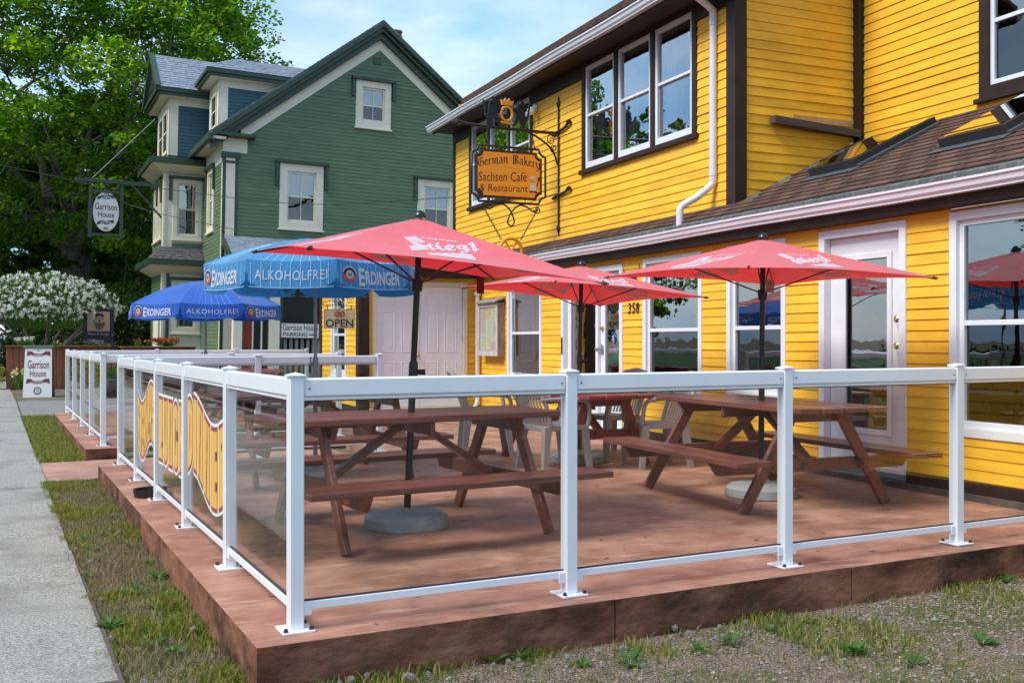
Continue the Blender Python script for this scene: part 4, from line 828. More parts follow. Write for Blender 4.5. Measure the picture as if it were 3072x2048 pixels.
def red_umbrella(label,base,top,tips,tag_at=None,blabel=''):
    """square canopy: tips in the order SE, NE, NW, SW (seen from above, counter-clockwise)"""
    base=V(base); top=V(top); tips=[V(p) for p in tips]; u=thing('parasol',label,'parasol',base,0,'red square parasols'); ax=(top-base).normalized()
    k=MB(); k.tube([base+ax*.08,base+ax*1.0],.023,12); k.tube([base+ax*.985,top-ax*.005],.0205,12); obj('pole',k,POLE,u,smooth=40)
    k=MB(); k.lathe([(.03,-.03),(.03,.05),(.026,.07)],14,base+ax*1.0,axis=ax); k.tube([base+ax*1.0,base+ax*1.0+V((.075,-.02,0))],[.014,.02],10); obj('clamp_knob',k,POLE,u,smooth=40)
    k=MB(); n=10; c=MB()
    for q in range(4):
        Lp,Rp=tips[q-1],tips[q]; ctr=top
        idx={}
        for i in range(n+1):
            for j in range(n+1-i):
                a,b=i/n,j/n; s=a+b
                p=top+(Lp-top)*a+(Rp-top)*b
                if s>0:
                    t=b/s; sag=4*t*(1-t)*s**3; p=p+(ctr-p).normalized()*.045*sag+V((0,0,.012*sag))
                    p=p+V((0,0,-.022*sin(pi*min(s,1))*4*t*(1-t)))
                idx[i,j]=len(k.v); k.v.append(tuple(p))
        for i in range(n):
            for j in range(n-i):
                k.f.append((idx[i,j],idx[i+1,j],idx[i,j+1]))
                if i+j<n-1: k.f.append((idx[i+1,j],idx[i+1,j+1],idx[i,j+1]))
    cn=obj('canopy',k,REDF,u,smooth=25)
    for q in range(4):
        k=MB(); Lp,Rp=tips[q-1],tips[q]; nn_=(Lp-top).cross(Rp-top).normalized(); nn_=nn_ if nn_.z>0 else -nn_
        def fn(a,b,h,Lp=Lp,Rp=Rp,nn_=nn_):
            s=a+b; t=b/s; return top+(Lp-top)*a+(Rp-top)*b+V((0,0,-.022*sin(pi*s)*4*t*(1-t)))+(ctr-(top+(Lp-top)*a+(Rp-top)*b)).normalized()*.045*4*t*(1-t)*s**3+V((0,0,.012*4*t*(1-t)*s**3))+nn_*(h-.004)
        for ch in LOGO.values(): k.slab(ch,fn,.008)
        def f2(s,t): a=.2915+(.1518-.2915)*s+(.2637-.2915)*t; b=.1609+(.2917-.1609)*s+(.1442-.1609)*t; return fn(a,b,.0085)
        put_text(k,'Salzburger',f2,offset=.03)
        obj('logo_print',k,PRINT,cn)
    hub=top-ax*.42
    for q in range(4):
        r=MB(); tp=tips[q]; r.tube([top-V((0,0,.03)),top+(tp-top)*.5-V((0,0,.022)),tp-V((0,0,.008))],[.008,.008,.006],6); rb=obj('rib',r,POLE,u)
        r=MB(); r.tube([hub,top+(tp-top)*.52-V((0,0,.026))],.006,6); obj('strut',r,POLE,u)
        r=MB(); d=(tp-top).normalized(); r.tube([tp-d*.03,tp+d*.012],[.011,.006],6); obj('rib_cap',r,mat('dark_red_cap',(.12,.012,.018),rough=.5),rb)
    k=MB(); k.lathe([(.034,-.05),(.038,.0),(.036,.03)],14,hub,axis=ax); obj('slider',k,POLE,u,smooth=40)
    k=MB(); k.lathe([(.042,.0),(.042,.012),(.034,.03),(.02,.044),(.006,.05)],16,top,axis=ax); obj('finial',k,flat('glossy_black',(.012,.012,.014),.15),u,smooth=50)
    if tag_at:
        p,col,wid,hei,tx=tag_at; p=V(p); d=V((cos(R(-23.7)),sin(R(-23.7)),0)); k=MB(); k.beam(p+V((0,0,-hei/2)),p+V((0,0,-hei/2))+d*wid,.002,hei,c=.0005); tg=obj('care_tag',k,flat('tag_'+str(round(col[0],2)),col,.7),u)
        if tx:
            k=MB(); nn2=V((d.y,-d.x,0)); put_text(k,tx,lambda s,t:p+d*wid*(.12+.76*s)+V((0,0,-hei*.85+t*hei*.22))+nn2*.002); 
            for i in range(7): a=pi*(.08+.84*i/7); b=pi*(.08+.84*(i+1)/7); c0=p+d*wid*.5+V((0,0,-hei*.58)); k.add([c0+d*wid*.28*cos(q)*r_+V((0,0,hei*.38*sin(q)*r_))+nn2*.002 for q,r_ in ((a,.75),(b,.75),(b,1),(a,1))],[(0,1,2,3)])
            obj('tag_print',k,flat('dark_ink',(.05,.045,.05),.7),tg)
    b=thing('parasol_stand',blabel,'parasol stand',(base.x,base.y,0),0,'round concrete parasol stands'); k=MB(); k.lathe([(.272,.003),(.275,.01),(.268,.068),(.235,.092),(.05,.100)],40,(base.x,base.y,0)); obj('disc',k,CONC,b,smooth=18)
    k=MB(); k.lathe([(.04,.101),(.04,.108),(.030,.110),(.030,.125)],16,(base.x,base.y,0)); obj('collar',k,flat('zinc',(.4,.4,.4),.45,.8),b,smooth=40)
    return u
red_umbrella('red parasol leaning over the nearest table by the corner post',(2.022,6.298,0),(2.079,6.191,1.985),[(2.95,5.31,1.54),(2.97,7.09,1.67),(1.18,7.10,1.81),(1.17,5.32,1.685)],((2.80,7.02,1.66),(.16,.02,.03),.055,.11,None),'round concrete base under the nearest table')
red_umbrella('upright red parasol in front of the glazed white door',(4.931,6.431,0),(4.937,6.410,1.985),[(5.86,5.58,1.66),(5.77,7.34,1.69),(4.01,7.24,1.715),(4.11,5.49,1.68)],((4.86,6.28,1.665),(.34,.30,.28),.066,.10,'doppler'),'round concrete base under the table by the glazed door')
red_umbrella('red parasol half hidden behind the two larger ones, in front of the entrance',(4.661,8.98,0),(4.72,9.01,1.95),[(5.71,8.27,1.62),(5.48,10.01,1.59),(3.72,9.77,1.745),(3.95,8.04,1.72)],((3.95,9.0,1.70),(.7,.7,.7),.03,.09,None),'round concrete base under the bright red table')
LB=fabric('light_blue_canvas',(.06,.29,.58),.32,.6,(.05,.33,.66)); DB=fabric('dark_blue_canvas',(.028,.135,.56),.34,.5,(.02,.17,.66))
LINE=fabric('pale_blue_line',(.35,.62,.78),.2,.2); LINE2=fabric('mid_blue_line',(.12,.32,.66),.2,.2)
PGREY=mat('grey_pole',(.30,.31,.32),rough=.4,var=.1,metal=.3)
def beer_parasol(label,base,Rr,zr,zb,za,phase,fab,line,kinds,blabel,polem,knobz):
    base=V(base); u=thing('parasol',label,'parasol',base,0,'blue lettered parasols'); n=8
    def pt(ang,f): # on the canopy: f 0 apex .. 1 rim; straight across each gore
        k0=math.floor((ang-phase)/(2*pi/n)); a0=phase+k0*2*pi/n; a1=a0+2*pi/n; t=(ang-a0)/(a1-a0); p=V((cos(a0),sin(a0),0))*(1-t)+V((cos(a1),sin(a1),0))*t
        sagz=-.02*4*t*(1-t)*f; return V((base.x,base.y,0))+p*Rr*f+V((0,0,za-(za-zr)*(f**1.75)+sagz))
    def val(k,t,h): # valance of gore k, t along, h 0 top .. 1 bottom
        a0=phase+k*2*pi/n; a1=a0+2*pi/n; p=V((cos(a0),sin(a0),0))*(1-t)+V((cos(a1),sin(a1),0))*t; nrm=V((cos((a0+a1)/2),sin((a0+a1)/2),0))
        return V((base.x,base.y,0))+p*Rr+nrm*(.012*sin(pi*t)+.025*h*sin(pi*t*.98+.02))+V((0,0,zr-.02*4*t*(1-t)-(zr-zb)*h))
    k=MB(); m=8; nf=9
    for g in range(n):
        ix={}
        for i in range(nf+1):
            for j in range(m+1):
                a=phase+(g+min(max(j/m,1e-5),1-1e-5))*2*pi/n; ix[i,j]=len(k.v); k.v.append(tuple(pt(a,max(i/nf,.01))))
        for i in range(nf):
            for j in range(m): k.f.append((ix[i,j],ix[i+1,j],ix[i+1,j+1],ix[i,j+1]))
        for j in range(m+1):
            t=j/m; 
            for i,h in enumerate((0,.35,.7,1)):
                hh=h*(1-.0) if .12<t<.88 else h*(.78+.22*math.sqrt(max(0,1-((.12-min(t,1-t))/.12)**2)))
                tt=t if h<.5 else (.02+.96*t); ix['v',i,j]=len(k.v); k.v.append(tuple(val(g,tt,hh)))
        for j in range(m):
            for i in range(3): k.f.append((ix['v',i,j],ix['v',i+1,j],ix['v',i+1,j+1],ix['v',i,j+1]))
    cn=obj('canopy',k,fab,u,smooth=30)
    kl=MB()
    for g in range(n):
        kw=MB(); kr=MB(); kd=MB()
        a0=phase+g*2*pi/n; nrm=V((cos(a0+pi/n),sin(a0+pi/n),0)); off=nrm*.004+V((0,0,.003))
        for i in range(9):
            t=.08+.84*i/8; path=[pt(phase+(g+.5+(t-.5)*.95)*2*pi/n,f)+off for f in (.45,.6,.75,.88,.97)]+[val(g,.5+(t-.5)*1.05,h)+nrm*.004 for h in (.05,.4,.96)]
            if i==0 or i==8: path=[val(g,t*.98+.01 if i else t-.03,h)+nrm*.004 for h in (.1,.9)]
            for a,b in zip(path,path[1:]):
                w=(b-a).cross(nrm).normalized()*.0028; kl.add([a-w,a+w,b+w,b-w],[(0,1,2,3)])
        for i in range(14):
            t=.03+.94*i/14; t2=.03+.94*(i+1)/14; kl.add([val(g,t,.975)+nrm*.004,val(g,t2,.975)+nrm*.004,val(g,t2,1)+nrm*.004,val(g,t,1)+nrm*.004],[(0,1,2,3)])
        kd_=kinds[g%2]
        def vt(s,h): return val(g,s,h)+nrm*.007
        if kd_==0:
            put_text(kw,'E',lambda s,t:vt(.27+.075*s,.88-.66*t),offset=.03); put_text(kw,'RDINGER',lambda s,t:vt(.355+.49*s,.82-.52*t+.0),offset=.03,spacing=1.02)
            cx,cy,r=.155,.50,.085
            def ring(mbk,r0,r1,a_,b_,o):
                for i in range(14):
                    q0=a_+(b_-a_)*i/14; q1=a_+(b_-a_)*(i+1)/14; AR=Rr*.765/(zr-zb)
                    mbk.add([val(g,cx+r_*cos(q),cy-r_*AR*sin(q))+nrm*o for q,r_ in ((q0,r0),(q1,r0),(q1,r1),(q0,r1))],[(0,1,2,3)])
            ring(kd,.0,r*.98,0,2*pi,.006); ring(kr,r*.55,r*1.02,pi,2*pi,.0075); ring(kw,.0,r*.55,0,2*pi,.008); 
            AR=Rr*.765/(zr-zb)
            for q in (-.22,0,.22): kd.add([val(g,cx+r*(q+dx),cy-r*AR*dy)+nrm*.0095 for dx,dy in ((-.07,0),(0,-.38),(.07,0),(0,.38))],[(0,1,2,3)])
            ring(kw,r*.92,r*1.06,.15,pi-.15,.0072)
        else:
            put_text(kw,'ALKOHOLFREI',lambda s,t:vt(.10+.80*s,.70-.36*t),offset=-.004,spacing=1.1)
        obj('lettering',kw,PRINT,cn)
        if kd_==0: obj('badge_ground',kd,flat('badge_navy',(.02,.018,.03),.6),cn); obj('badge_band',kr,flat('badge_red',(.45,.06,.06),.6),cn)
    tag(obj('line_print',kl,line,cn),kind='stuff')
    k=MB(); k.tube([base+V((0,0,.05)),base+V((0,0,knobz))],.019,12); k.tube([base+V((0,0,knobz-.02)),base+V((0,0,za-.02))],.0155,12); obj('pole',k,polem,u,smooth=40)
    k=MB(); k.lathe([(.024,-.05),(.026,.0),(.024,.06)],12,base+V((0,0,knobz))); k.tube([base+V((0,0,knobz)),base+V((-.05,-.01,0))+V((0,0,knobz))],[.012,.016],8); k.tube([base+V((-.045,-.01,knobz)),base+V((-.045,-.01,knobz+.06))],.008,6); obj('clamp_knob',k,PGREY,u,smooth=40)
    for g in range(n):
        a=phase+g*2*pi/n; k=MB(); k.tube([pt(a+1e-5,f)-V((0,0,.014)) for f in (.02,.3,.6,.85,1)],.005,5); obj('rib',k,PGREY,u)
    b=thing('parasol_stand',blabel,'parasol stand',(base.x,base.y,0),0,'round concrete parasol stands'); k=MB(); k.lathe([(.245,.003),(.25,.02),(.24,.05),(.05,.075)],36,(base.x,base.y,0)); obj('disc',k,mat('pale_stone_base',(.34,.32,.27),rough=.8,var=.15),b,smooth=30)
    k=MB(); k.lathe([(.03,.076),(.03,.16)],12,(base.x,base.y,0)); obj('collar',k,PGREY,b,smooth=40)
    return u
beer_parasol('big light blue parasol with white lettering behind the leaning red one',(2.05,9.03,0),.96,1.86,1.64,2.11,R(-113.7-22.5-1.5),LB,LINE,(1,0),'pale stone base under the light blue parasol',PGREY,1.0)
beer_parasol('small dark blue parasol with white lettering on the far patio',(1.66,13.58,0),.97,1.66,1.49,1.975,R(-113.7-1),DB,LINE2,(1,0),'pale stone base on the far patio',PGREY,1.0)
# ================================================================ PLASTIC CHAIRS
RESIN=mat('taupe_resin',(.33,.30,.29),rough=.38,var=.08,scale=5); 
def resin_chair():
    t=thing('plastic_chair','x','chair'); LOCAL.add(t)        # faces +x
    k=MB(); nx,ny=6,6
    for i in range(nx+1):
        for j in range(ny+1):
            x=-.21+.43*i/nx; y=-.22+.44*j/ny; k.v.append((x,y,.425-.018*cos(pi*(j/ny-.5))-.012*(1-i/nx)))
    for i in range(nx):
        for j in range(ny): a=i*(ny+1)+j; k.f.append((a,a+ny+1,a+ny+2,a+1))
    k.cbox(.215,0,.40,.02,.45,.05,.008); k.cbox(-.205,0,.39,.02,.42,.05,.008); k.cbox(0,.222,.395,.42,.016,.045,.006); k.cbox(0,-.222,.395,.42,.016,.045,.006); obj('seat',k,RESIN,t,smooth=40)
    for sx,sy in ((1,1),(1,-1),(-1,1),(-1,-1)):
        k=MB(); x0,y0=(.20*sx if sx>0 else -.2),.205*sy; x1,y1=x0+.05*sx,y0+.035*sy
        k.hexa([V((x1-.022,y1-.022,0)),V((x1+.022,y1-.022,0)),V((x1+.022,y1+.022,0)),V((x1-.022,y1+.022,0)),V((x0-.04,y0-.035,.41)),V((x0+.035,y0-.035,.41)),V((x0+.035,y0+.035,.41)),V((x0-.04,y0+.035,.41))]); obj('leg',k,RESIN,t)
    def bk(y,z): return V((-.20-.16*(z-.42)/.45-.05*(1-(y/.26)**2)*(.4+z*.5)+.03,y,z))
    k=MB(); k.tube([bk(-.235,.42),bk(-.25,.6),bk(-.235,.78),bk(-.16,.86),bk(0,.885),bk(.16,.86),bk(.235,.78),bk(.25,.6),bk(.235,.42)],[.022,.022,.022,.026,.028,.026,.022,.022,.022],8); obj('back_frame',k,RESIN,t,smooth=60)
    for i in range(9):
        y=-.18+.045*i; k=MB(); zt=.85-.5*y*y
        p=[bk(y,.43),bk(y,.55),bk(y,.68),bk(y,zt)]
        for a,b in zip(p,p[1:]): k.beam(a,b,.028,.009,up=(1,0,.2),c=.002)
        obj('back_slat',k,RESIN,t)
    for s in (-1,1):
        k=MB(); k.tube(curve([V((-.29,s*.245,.66)),V((-.1,s*.275,.665)),V((.12,s*.275,.655)),V((.215,s*.26,.62)),V((.24,s*.245,.50)),V((.235,s*.225,.41))],4),.021,8); obj('armrest',k,RESIN,t,smooth=60)
    return t
ch0=resin_chair(); GRP='taupe plastic chairs round the bright red table'
place(ch0,False,(4.22,8.62,0),R(6),'taupe plastic chair on the street side of the red table, nearer the front rail',GRP)
place(ch0,True,(4.02,9.85,0),R(-14),'taupe plastic chair on the street side of the red table, by the double doors',GRP)
place(ch0,True,(5.22,8.42,0),R(172),'taupe plastic chair tucked between the red table and the wall, nearer the front rail',GRP)
place(ch0,True,(5.32,9.5,0),R(190),'taupe plastic chair tucked between the red table and the entrance door',GRP)
# black tub on the kerb
k=MB(); t=thing('plastic_tub','low black plastic tub standing on the patio beside the lettered railing','tub',(.60,8.30,0)); k.lathe([(.115,.002),(.125,.062),(.118,.062),(.108,.012),(.005,.012)],28,(.60,8.30,0)); obj('tub_body',k,flat('black_plastic',(.012,.012,.013),.5),t,smooth=35)
# ================================================================ SIGNS
_s,_c=sin(R(23.734)),cos(R(23.734))
def _ray(px,py): a=(px-1536)/3050; return V((a*_c+_s,_c-a*_s,(1024-py)/3050))
def onY(px,py,Y): r=_ray(px,py); return r*(Y/r.y)+V((0,0,1.195))
def onX(px,py,X): r=_ray(px,py); return r*(X/r.x)+V((0,0,1.195))
def onD(px,py,D): return _ray(px,py)*D+V((0,0,1.195))
def stroke(mb,pts,fn,w,ang=R(40),h0=0.):
    """broad-nib pen stroke in 2D, each segment a hair above the one before"""
    n=(cos(ang)*w/2,sin(ang)*w/2); th=(-sin(ang)*w*.16,cos(ang)*w*.16)
    for i,(a,b) in enumerate(zip(pts,pts[1:])):
        q=[]
        for p in (a,b):
            for sx,sy in ((-1,-1),(1,-1),(1,1),(-1,1)): q.append((p[0]+sx*n[0]+sy*th[0],p[1]+sx*n[1]+sy*th[1]))
        q=sorted(set(q))                                    # convex hull
        def half(ps):
            o=[]
            for p in ps:
                while len(o)>1 and (o[-1][0]-o[-2][0])*(p[1]-o[-2][1])-(o[-1][1]-o[-2][1])*(p[0]-o[-2][0])<=0: o.pop()
                o.append(p)
            return o[:-1]
        hl=half(q)+half(q[::-1]); mb.poly([fn(x,y,h0+.00012*i) for x,y in hl])
BL={'G':(1.0,[[(.78,1.3),(.5,1.52),(.2,1.3),(.1,.7),(.25,.18),(.55,.04),(.85,.22),(.85,.72),(.6,.82)],[(.45,1.3),(.45,.4)]]),'e':(.58,[[(.1,.5),(.42,.7),(.38,.9),(.22,.98),(.1,.8),(.1,.2),(.25,.05),(.48,.18)]]),
'r':(.56,[[(.02,.86),(.15,.98),(.15,.08),(.25,.02)],[(.15,.8),(.38,.98),(.48,.88)]]),'m':(1.0,[[(.02,.86),(.14,.98),(.14,.04)],[(.14,.82),(.36,.98),(.46,.88),(.46,.04)],[(.46,.82),(.68,.98),(.78,.88),(.78,.1),(.9,.03)]]),
'n':(.72,[[(.02,.86),(.14,.98),(.14,.04)],[(.14,.82),(.4,.98),(.5,.88),(.5,.1),(.62,.03)]]),'a':(.7,[[(.1,.84),(.3,.98),(.48,.84),(.48,.1),(.6,.03)],[(.48,.6),(.15,.44),(.1,.18),(.25,.03),(.48,.18)]]),
'B':(1.0,[[(.05,1.4),(.2,1.52),(.2,.05)],[(.05,.02),(.3,.1),(.6,.03),(.85,.25),(.8,.62),(.42,.78)],[(.2,1.46),(.6,1.55),(.8,1.3),(.7,.95),(.42,.8)],[(.46,1.36),(.46,.2)]]),
'k':(.66,[[(.04,1.45),(.15,1.55),(.15,.04)],[(.15,.48),(.45,.96),(.3,.6),(.48,.12),(.6,.03)]]),'y':(.7,[[(.02,.88),(.13,.98),(.13,.2),(.3,.03),(.5,.2)],[(.4,.94),(.52,.98),(.52,.0),(.36,-.36),(.1,-.42)]])}
def blackletter(mb,word,fn,w=.155):
    W_=sum(BL[c][0] for c in word); x=0
    for c in word:
        adv,st=BL[c]
        for i,s_ in enumerate(st): stroke(mb,[(x+p[0],p[1]) for p in s_],lambda a,b,h:fn(a/W_,b,h),w,h0=.0004*i)
        x+=adv
INK=flat('dark_brown_ink',(.025,.010,.010),.6); ORNG=mat('orange_sign_paint',(.92,.27,.012),rough=.45,col2=(.95,.44,.03),scale=2.,stretch=(1,1,12),bump=.4,bscale=6); MAROON=flat('maroon_border',(.055,.012,.012),.45); GOLD=flat('gold_paint',(.72,.30,.02),.5)
bs=thing('bakery_sign','orange German Bakery sign with black iron frame hanging from a wall bracket','sign',(6.47,13.07,2.8))
SY=13.07
def SG(x,z,n=0.): return V((x,SY-n,z))
X0,X1,Z0,Z1=5.188,6.205,3.19,3.865
def notched(x0,x1,z0,z1,r,seg=5):
    out=[]
    for cx,cz,a0 in ((x0,z0,pi/2),(x1,z0,pi),(x1,z1,-pi/2),(x0,z1,0)):
        for i in range(seg+1):
            a=a0-(pi/2)*i/seg; out.append((cx+r*cos(a),cz+r*sin(a)))
    return out
k=MB(); k.slab([notched(X0,X1,Z0,Z1,.085)],lambda x,z,h:SG(x,z,-.02+h),.036); pan=obj('panel',k,MAROON,bs)
k=MB(); k.slab([notched(X0+.035,X1-.035,Z0+.035,Z1-.035,.085)],lambda x,z,h:SG(x,z,.0165+h),.004); face=obj('face',k,ORNG,pan)
def SP(zx,zy,h=0.): p=onY(1350+zx/2.958,250+zy/2.958,SY); return SG(p.x,p.z,.0212+h)
k=MB(); blackletter(k,'German',lambda s,t,h:SP(240+272*s,742-8*s-24*sin(pi*max(0,s)*.6)-52*t,h)); obj('lettering',k,INK,pan); k=MB()
blackletter(k,'Bakery',lambda s,t,h:SP(548+250*s,718+48*max(0,s)**1.6-50*t,h)); obj('lettering',k,INK,pan)
k=MB(); put_text(k,'Sachsen Café',lambda s,t:SP(248+428*s,868+6*s-82*t),offset=.0,shear=.1); obj('lettering',k,INK,pan)
k=MB(); put_text(k,'& Restaurant',lambda s,t:SP(255+430*s,956+14*s-64*t),offset=.0,shear=.1); obj('lettering',k,INK,pan)
# little cook painted at the corner of the face
def disc2(cx,cy,rx,ry,n=14): return [(cx+rx*cos(2*pi*i/n),cy+ry*sin(2*pi*i/n)) for i in range(n)]
def spoly(pts,m,h,name):
    k=MB(); k.poly([SP(x,y,h) for x,y in pts]); obj(name,k,m,pan)
spoly(disc2(732,925,30,36),flat('off_white',(.62,.6,.57),.7),.0006,'cook_apron'); spoly(disc2(724,868,17,20),flat('pale_skin',(.55,.3,.19),.7),.0009,'cook_face'); spoly([(706,855),(742,855),(746,838),(735,830),(712,830),(703,840)],flat('off_white',(.62,.6,.57),.7),.0012,'cook_hat'); spoly([(700,962),(730,955),(730,972),(698,974)],INK,.0012,'cook_shoe'); spoly([(738,955),(764,965),(764,978),(738,974)],INK,.0012,'cook_shoe'); spoly([(756,920),(780,860),(788,862),(764,924)],MAROON,.0012,'cook_spoon'); spoly([(770,862),(776,838),(800,832),(798,858),(784,870)],MAROON,.0014,'cook_spoon')
def tubes(name,paths,r,m=BLACK,parent=bs,n=8):
    k=MB()
    for p in paths: k.tube(p,r,n)
    return obj(name,k,m,parent,smooth=60)
k=MB(); fo=notched(X0-.05,X1+.06,Z0-.05,Z1+.05,.10,6); k.tube([SG(x,z) for x,z in fo],.017,8,closed=True); obj('iron_frame',k,BLACK,bs,smooth=60)
for x in (5.45,5.70,5.95): tubes('spacer',[[SG(x,Z0-.05),SG(x,Z0+.0)],[SG(x,Z1-.0),SG(x,Z1+.05)]],.006)
# wall bracket
k=MB(); k.beam(SG(6.475,2.86),SG(6.475,4.55),.03,.022,up=(1,0,0)); obj('wall_strap',k,BLACK,bs)
for z,sg in ((4.55,1),(2.86,-1)): k=MB(); k.lathe([(.026,0),(.032,.05),(.018,.09),(.002,.17)],6,SG(6.475,z),axis=(0,0,sg)); obj('spear_tip',k,BLACK,bs)
arm=curve([SG(4.98,4.20),SG(5.3,4.18),SG(5.9,4.17),SG(6.3,4.17),SG(6.47,4.18)],4); tubes('arm',[arm],.022)
k=MB(); k.lathe([(.02,0),(.05,.06),(.02,.13),(.002,.18)],6,SG(4.99,4.2),axis=(-1,0,0)); obj('arm_tip',k,BLACK,bs)
for z,dz in ((4.19,.07),(3.28,.05)):
    k=MB(); k.tube(curve([V((6.47,SY+.18,z-.02)),V((6.462,SY+.05,z)),V((6.462,SY-.2,z+.02)),V((6.455,SY-.34,z+dz))],4),.02,8); k.lathe([(.02,-.05),(.04,0),(.02,.05)],4,V((6.455,SY-.36,z+dz+.01)),axis=(0,1,0)); obj('wall_bar',k,BLACK,bs,smooth=50)
tubes('brace',[curve([SG(6.46,3.72),SG(6.38,3.92),SG(6.2,4.06),SG(5.98,4.16)],5)],.015)
def spiral(cx,cz,r0,r1,a0,turns,n=26): return [SG(cx+(r0+(r1-r0)*i/n)*cos(a0+turns*2*pi*i/n),cz+(r0+(r1-r0)*i/n)*sin(a0+turns*2*pi*i/n)) for i in range(n+1)]
tubes('scroll',[spiral(6.36,4.07,.075,.012,1.2,1.5)],.008); tubes('scroll',[spiral(6.40,3.95,.065,.012,-1.,-1.4)],.008)
# lower scrollwork
zb=Z0-.06
tubes('scrollwork',[curve([SG(5.32,zb-.05),SG(5.40,zb-.09),SG(5.5,zb-.03),SG(5.62,zb-.02),SG(5.72,zb-.10),SG(5.78,zb-.24),SG(5.74,zb-.32),SG(5.68,zb-.26),SG(5.74,zb-.12),SG(5.86,zb-.02),SG(5.98,zb-.04),SG(6.08,zb-.10),SG(6.15,zb-.06)],4)],.012)
tubes('scroll',[spiral(5.31,zb-.06,.055,.01,0,-1.4)],.009); tubes('scroll',[spiral(6.14,zb-.07,.055,.01,pi,1.4)],.009)
def chain(a,b,parent,m=BLACK,ln=.045):
    a,b=V(a),V(b); n=max(2,int((b-a).length/(ln*.78))); k=MB(); d=(b-a).normalized(); x=d.orthogonal().normalized(); y=d.cross(x)
    for i in range(n):
        c0=a+(b-a)*((i+.5)/n); w=x if i%2 else y
        k.tube([c0+d*ln*.5*cos(q)+w*ln*.26*sin(q) for q in [2*pi*j/10 for j in range(10)]],.0045,5,closed=True)
    return obj('chain',k,m,parent,smooth=60)
chain(SG(5.28,4.17),SG(5.38,Z1+.06),bs); chain(SG(6.05,4.15),SG(6.10,Z1+.06),bs); chain(SG(5.33,zb-.1),SG(5.585,2.62),bs); chain(SG(6.12,zb-.1),SG(5.88,2.62),bs); chain(SG(6.16,3.22),V((6.44,SY-.12,3.30)),bs)
k=MB(); cz=2.475; k.tube([SG(5.73+.165*cos(q),cz+.165*sin(q)) for q in [2*pi*i/28 for i in range(28)]],.024,8,closed=True); rg=obj('pretzel_ring',k,GOLD,bs,smooth=60)
for a in (pi/2+.6,pi/2-.6,-pi/2): k=MB(); k.tube([SG(5.73+.16*cos(a),cz+.16*sin(a)),SG(5.735,cz-.03)],.012,7); obj('ring_spoke',k,GOLD,rg,smooth=60)
# heraldic iron figures on the arm
LI=[(.35,0),(.55,0),(.58,.06),(.5,.12),(.6,.3),(.75,.18),(.95,.03),(1.05,.05),(.88,.3),(.78,.5),(1.0,.62),(.97,.7),(.74,.66),(.74,.8),(.7,.95),(.52,1.02),(.36,.94),(.34,.75),(.28,.6),(.28,.45),(.2,.35),(.12,.55),(.06,.84),(-.03,.86),(.04,.6),(.1,.33),(.25,.2),(.3,.1)]
for x0,w in ((5.31,.26),(6.02,-.26)):
    k=MB(); k.slab([[(x0+w*p[0],4.195+.40*p[1]) for p in LI]],lambda x,z,h:SG(x,z,-.018+h),.036); k.lathe([(.03,-.045),(.05,0),(.03,.045)],8,SG(x0+w*.52,4.195+.40*.84),axis=(0,1,0)); obj('lion_figure',k,BLACK,bs)
k=MB(); k.tube([SG(5.665+.085*cos(q),4.38+.10*sin(q)) for q in [2*pi*i/20 for i in range(20)]],.02,7,closed=True); obj('pretzel_emblem',k,GOLD,bs,smooth=60)
k=MB(); k.slab([[(5.59,4.50),(5.75,4.50),(5.765,4.575),(5.725,4.55),(5.70,4.60),(5.67,4.555),(5.64,4.60),(5.615,4.55),(5.575,4.575)]],lambda x,z,h:SG(x,z,-.02+h),.04); obj('crown_emblem',k,GOLD,bs)
k=MB(); k.tube([SG(5.56,4.255),SG(5.80,4.245)],.018,7); obj('emblem_bar',k,GOLD,bs,smooth=60)
# flood lamp on the upper wall
fl=thing('flood_lamp','white twin wall lamp under the eave above the bakery sign','lamp',(6.48,13.9,4.72)); p=V((6.48,13.86,4.70))
k=MB(); k.lathe([(.07,0),(.07,.025),(.05,.035)],14,p,axis=(-1,0,0)); obj('backplate',k,WHITE,fl,smooth=40)
for d in (V((-.6,.35,-.5)),V((-.6,-.55,-.35))):
    d.normalize(); k=MB(); k.tube([p+V((-.03,0,0)),p+d*.1],.016,8); k.lathe([(.03,0),(.035,.04),(.06,.09),(.062,.11),(.03,.125)],14,p+d*.09,axis=d); obj('lamp_head',k,WHITE,fl,smooth=40)
# OPEN sign on its own little bracket
SGN=mat('sign_cream',(.55,.47,.30),rough=.5,var=.08); os_=thing('open_sign','small cream OPEN sign with a pretzel hanging by the corner board','sign',(4.22,15.5,1.4)); OY=15.48
def OP(x,z,n=0.): return V((x,OY-n,z))
k=MB(); k.box(3.645,4.125,OY-.012,OY+.012,1.395,1.690); pl=obj('board',k,SGN,os_)
k=MB(); 
for a,b,c_,d in ((3.645,4.125,1.395,1.402),(3.645,4.125,1.683,1.690),(3.645,3.652,1.402,1.683),(4.118,4.125,1.402,1.683)): k.box(a,b,OY-.0135,OY-.0122,c_,d)
obj('border',k,MAROON,pl)
k=MB(); put_text(k,'OPEN',lambda s,t:OP(3.668+.435*s,1.415+.125*t,.014),offset=.02); obj('lettering',k,MAROON,pl)
PRZ=flat('pretzel_brown',(.38,.09,.03),.6)
def pretzel(fn,cx,cz,r,name,parent):
    k=MB(); pts=[(-.15,-.75),(-.75,-.55),(-1.05,.0),(-.8,.55),(-.3,.55),(.05,.15),(.45,-.55),(.75,-.4)]
    for sg in (1,-1): k.tube(curve([fn(cx+sg*r*x,cz+r*.8*y,.018+.002*sg) for x,y in pts],4),r*.16,6)
    return obj(name,k,PRZ,parent,smooth=60)
pretzel(OP,3.885,1.625,.072,'pretzel_picture',pl)
for x in (3.70,4.075): chain(OP(x,1.745),OP(x,1.69),os_,ln=.03)
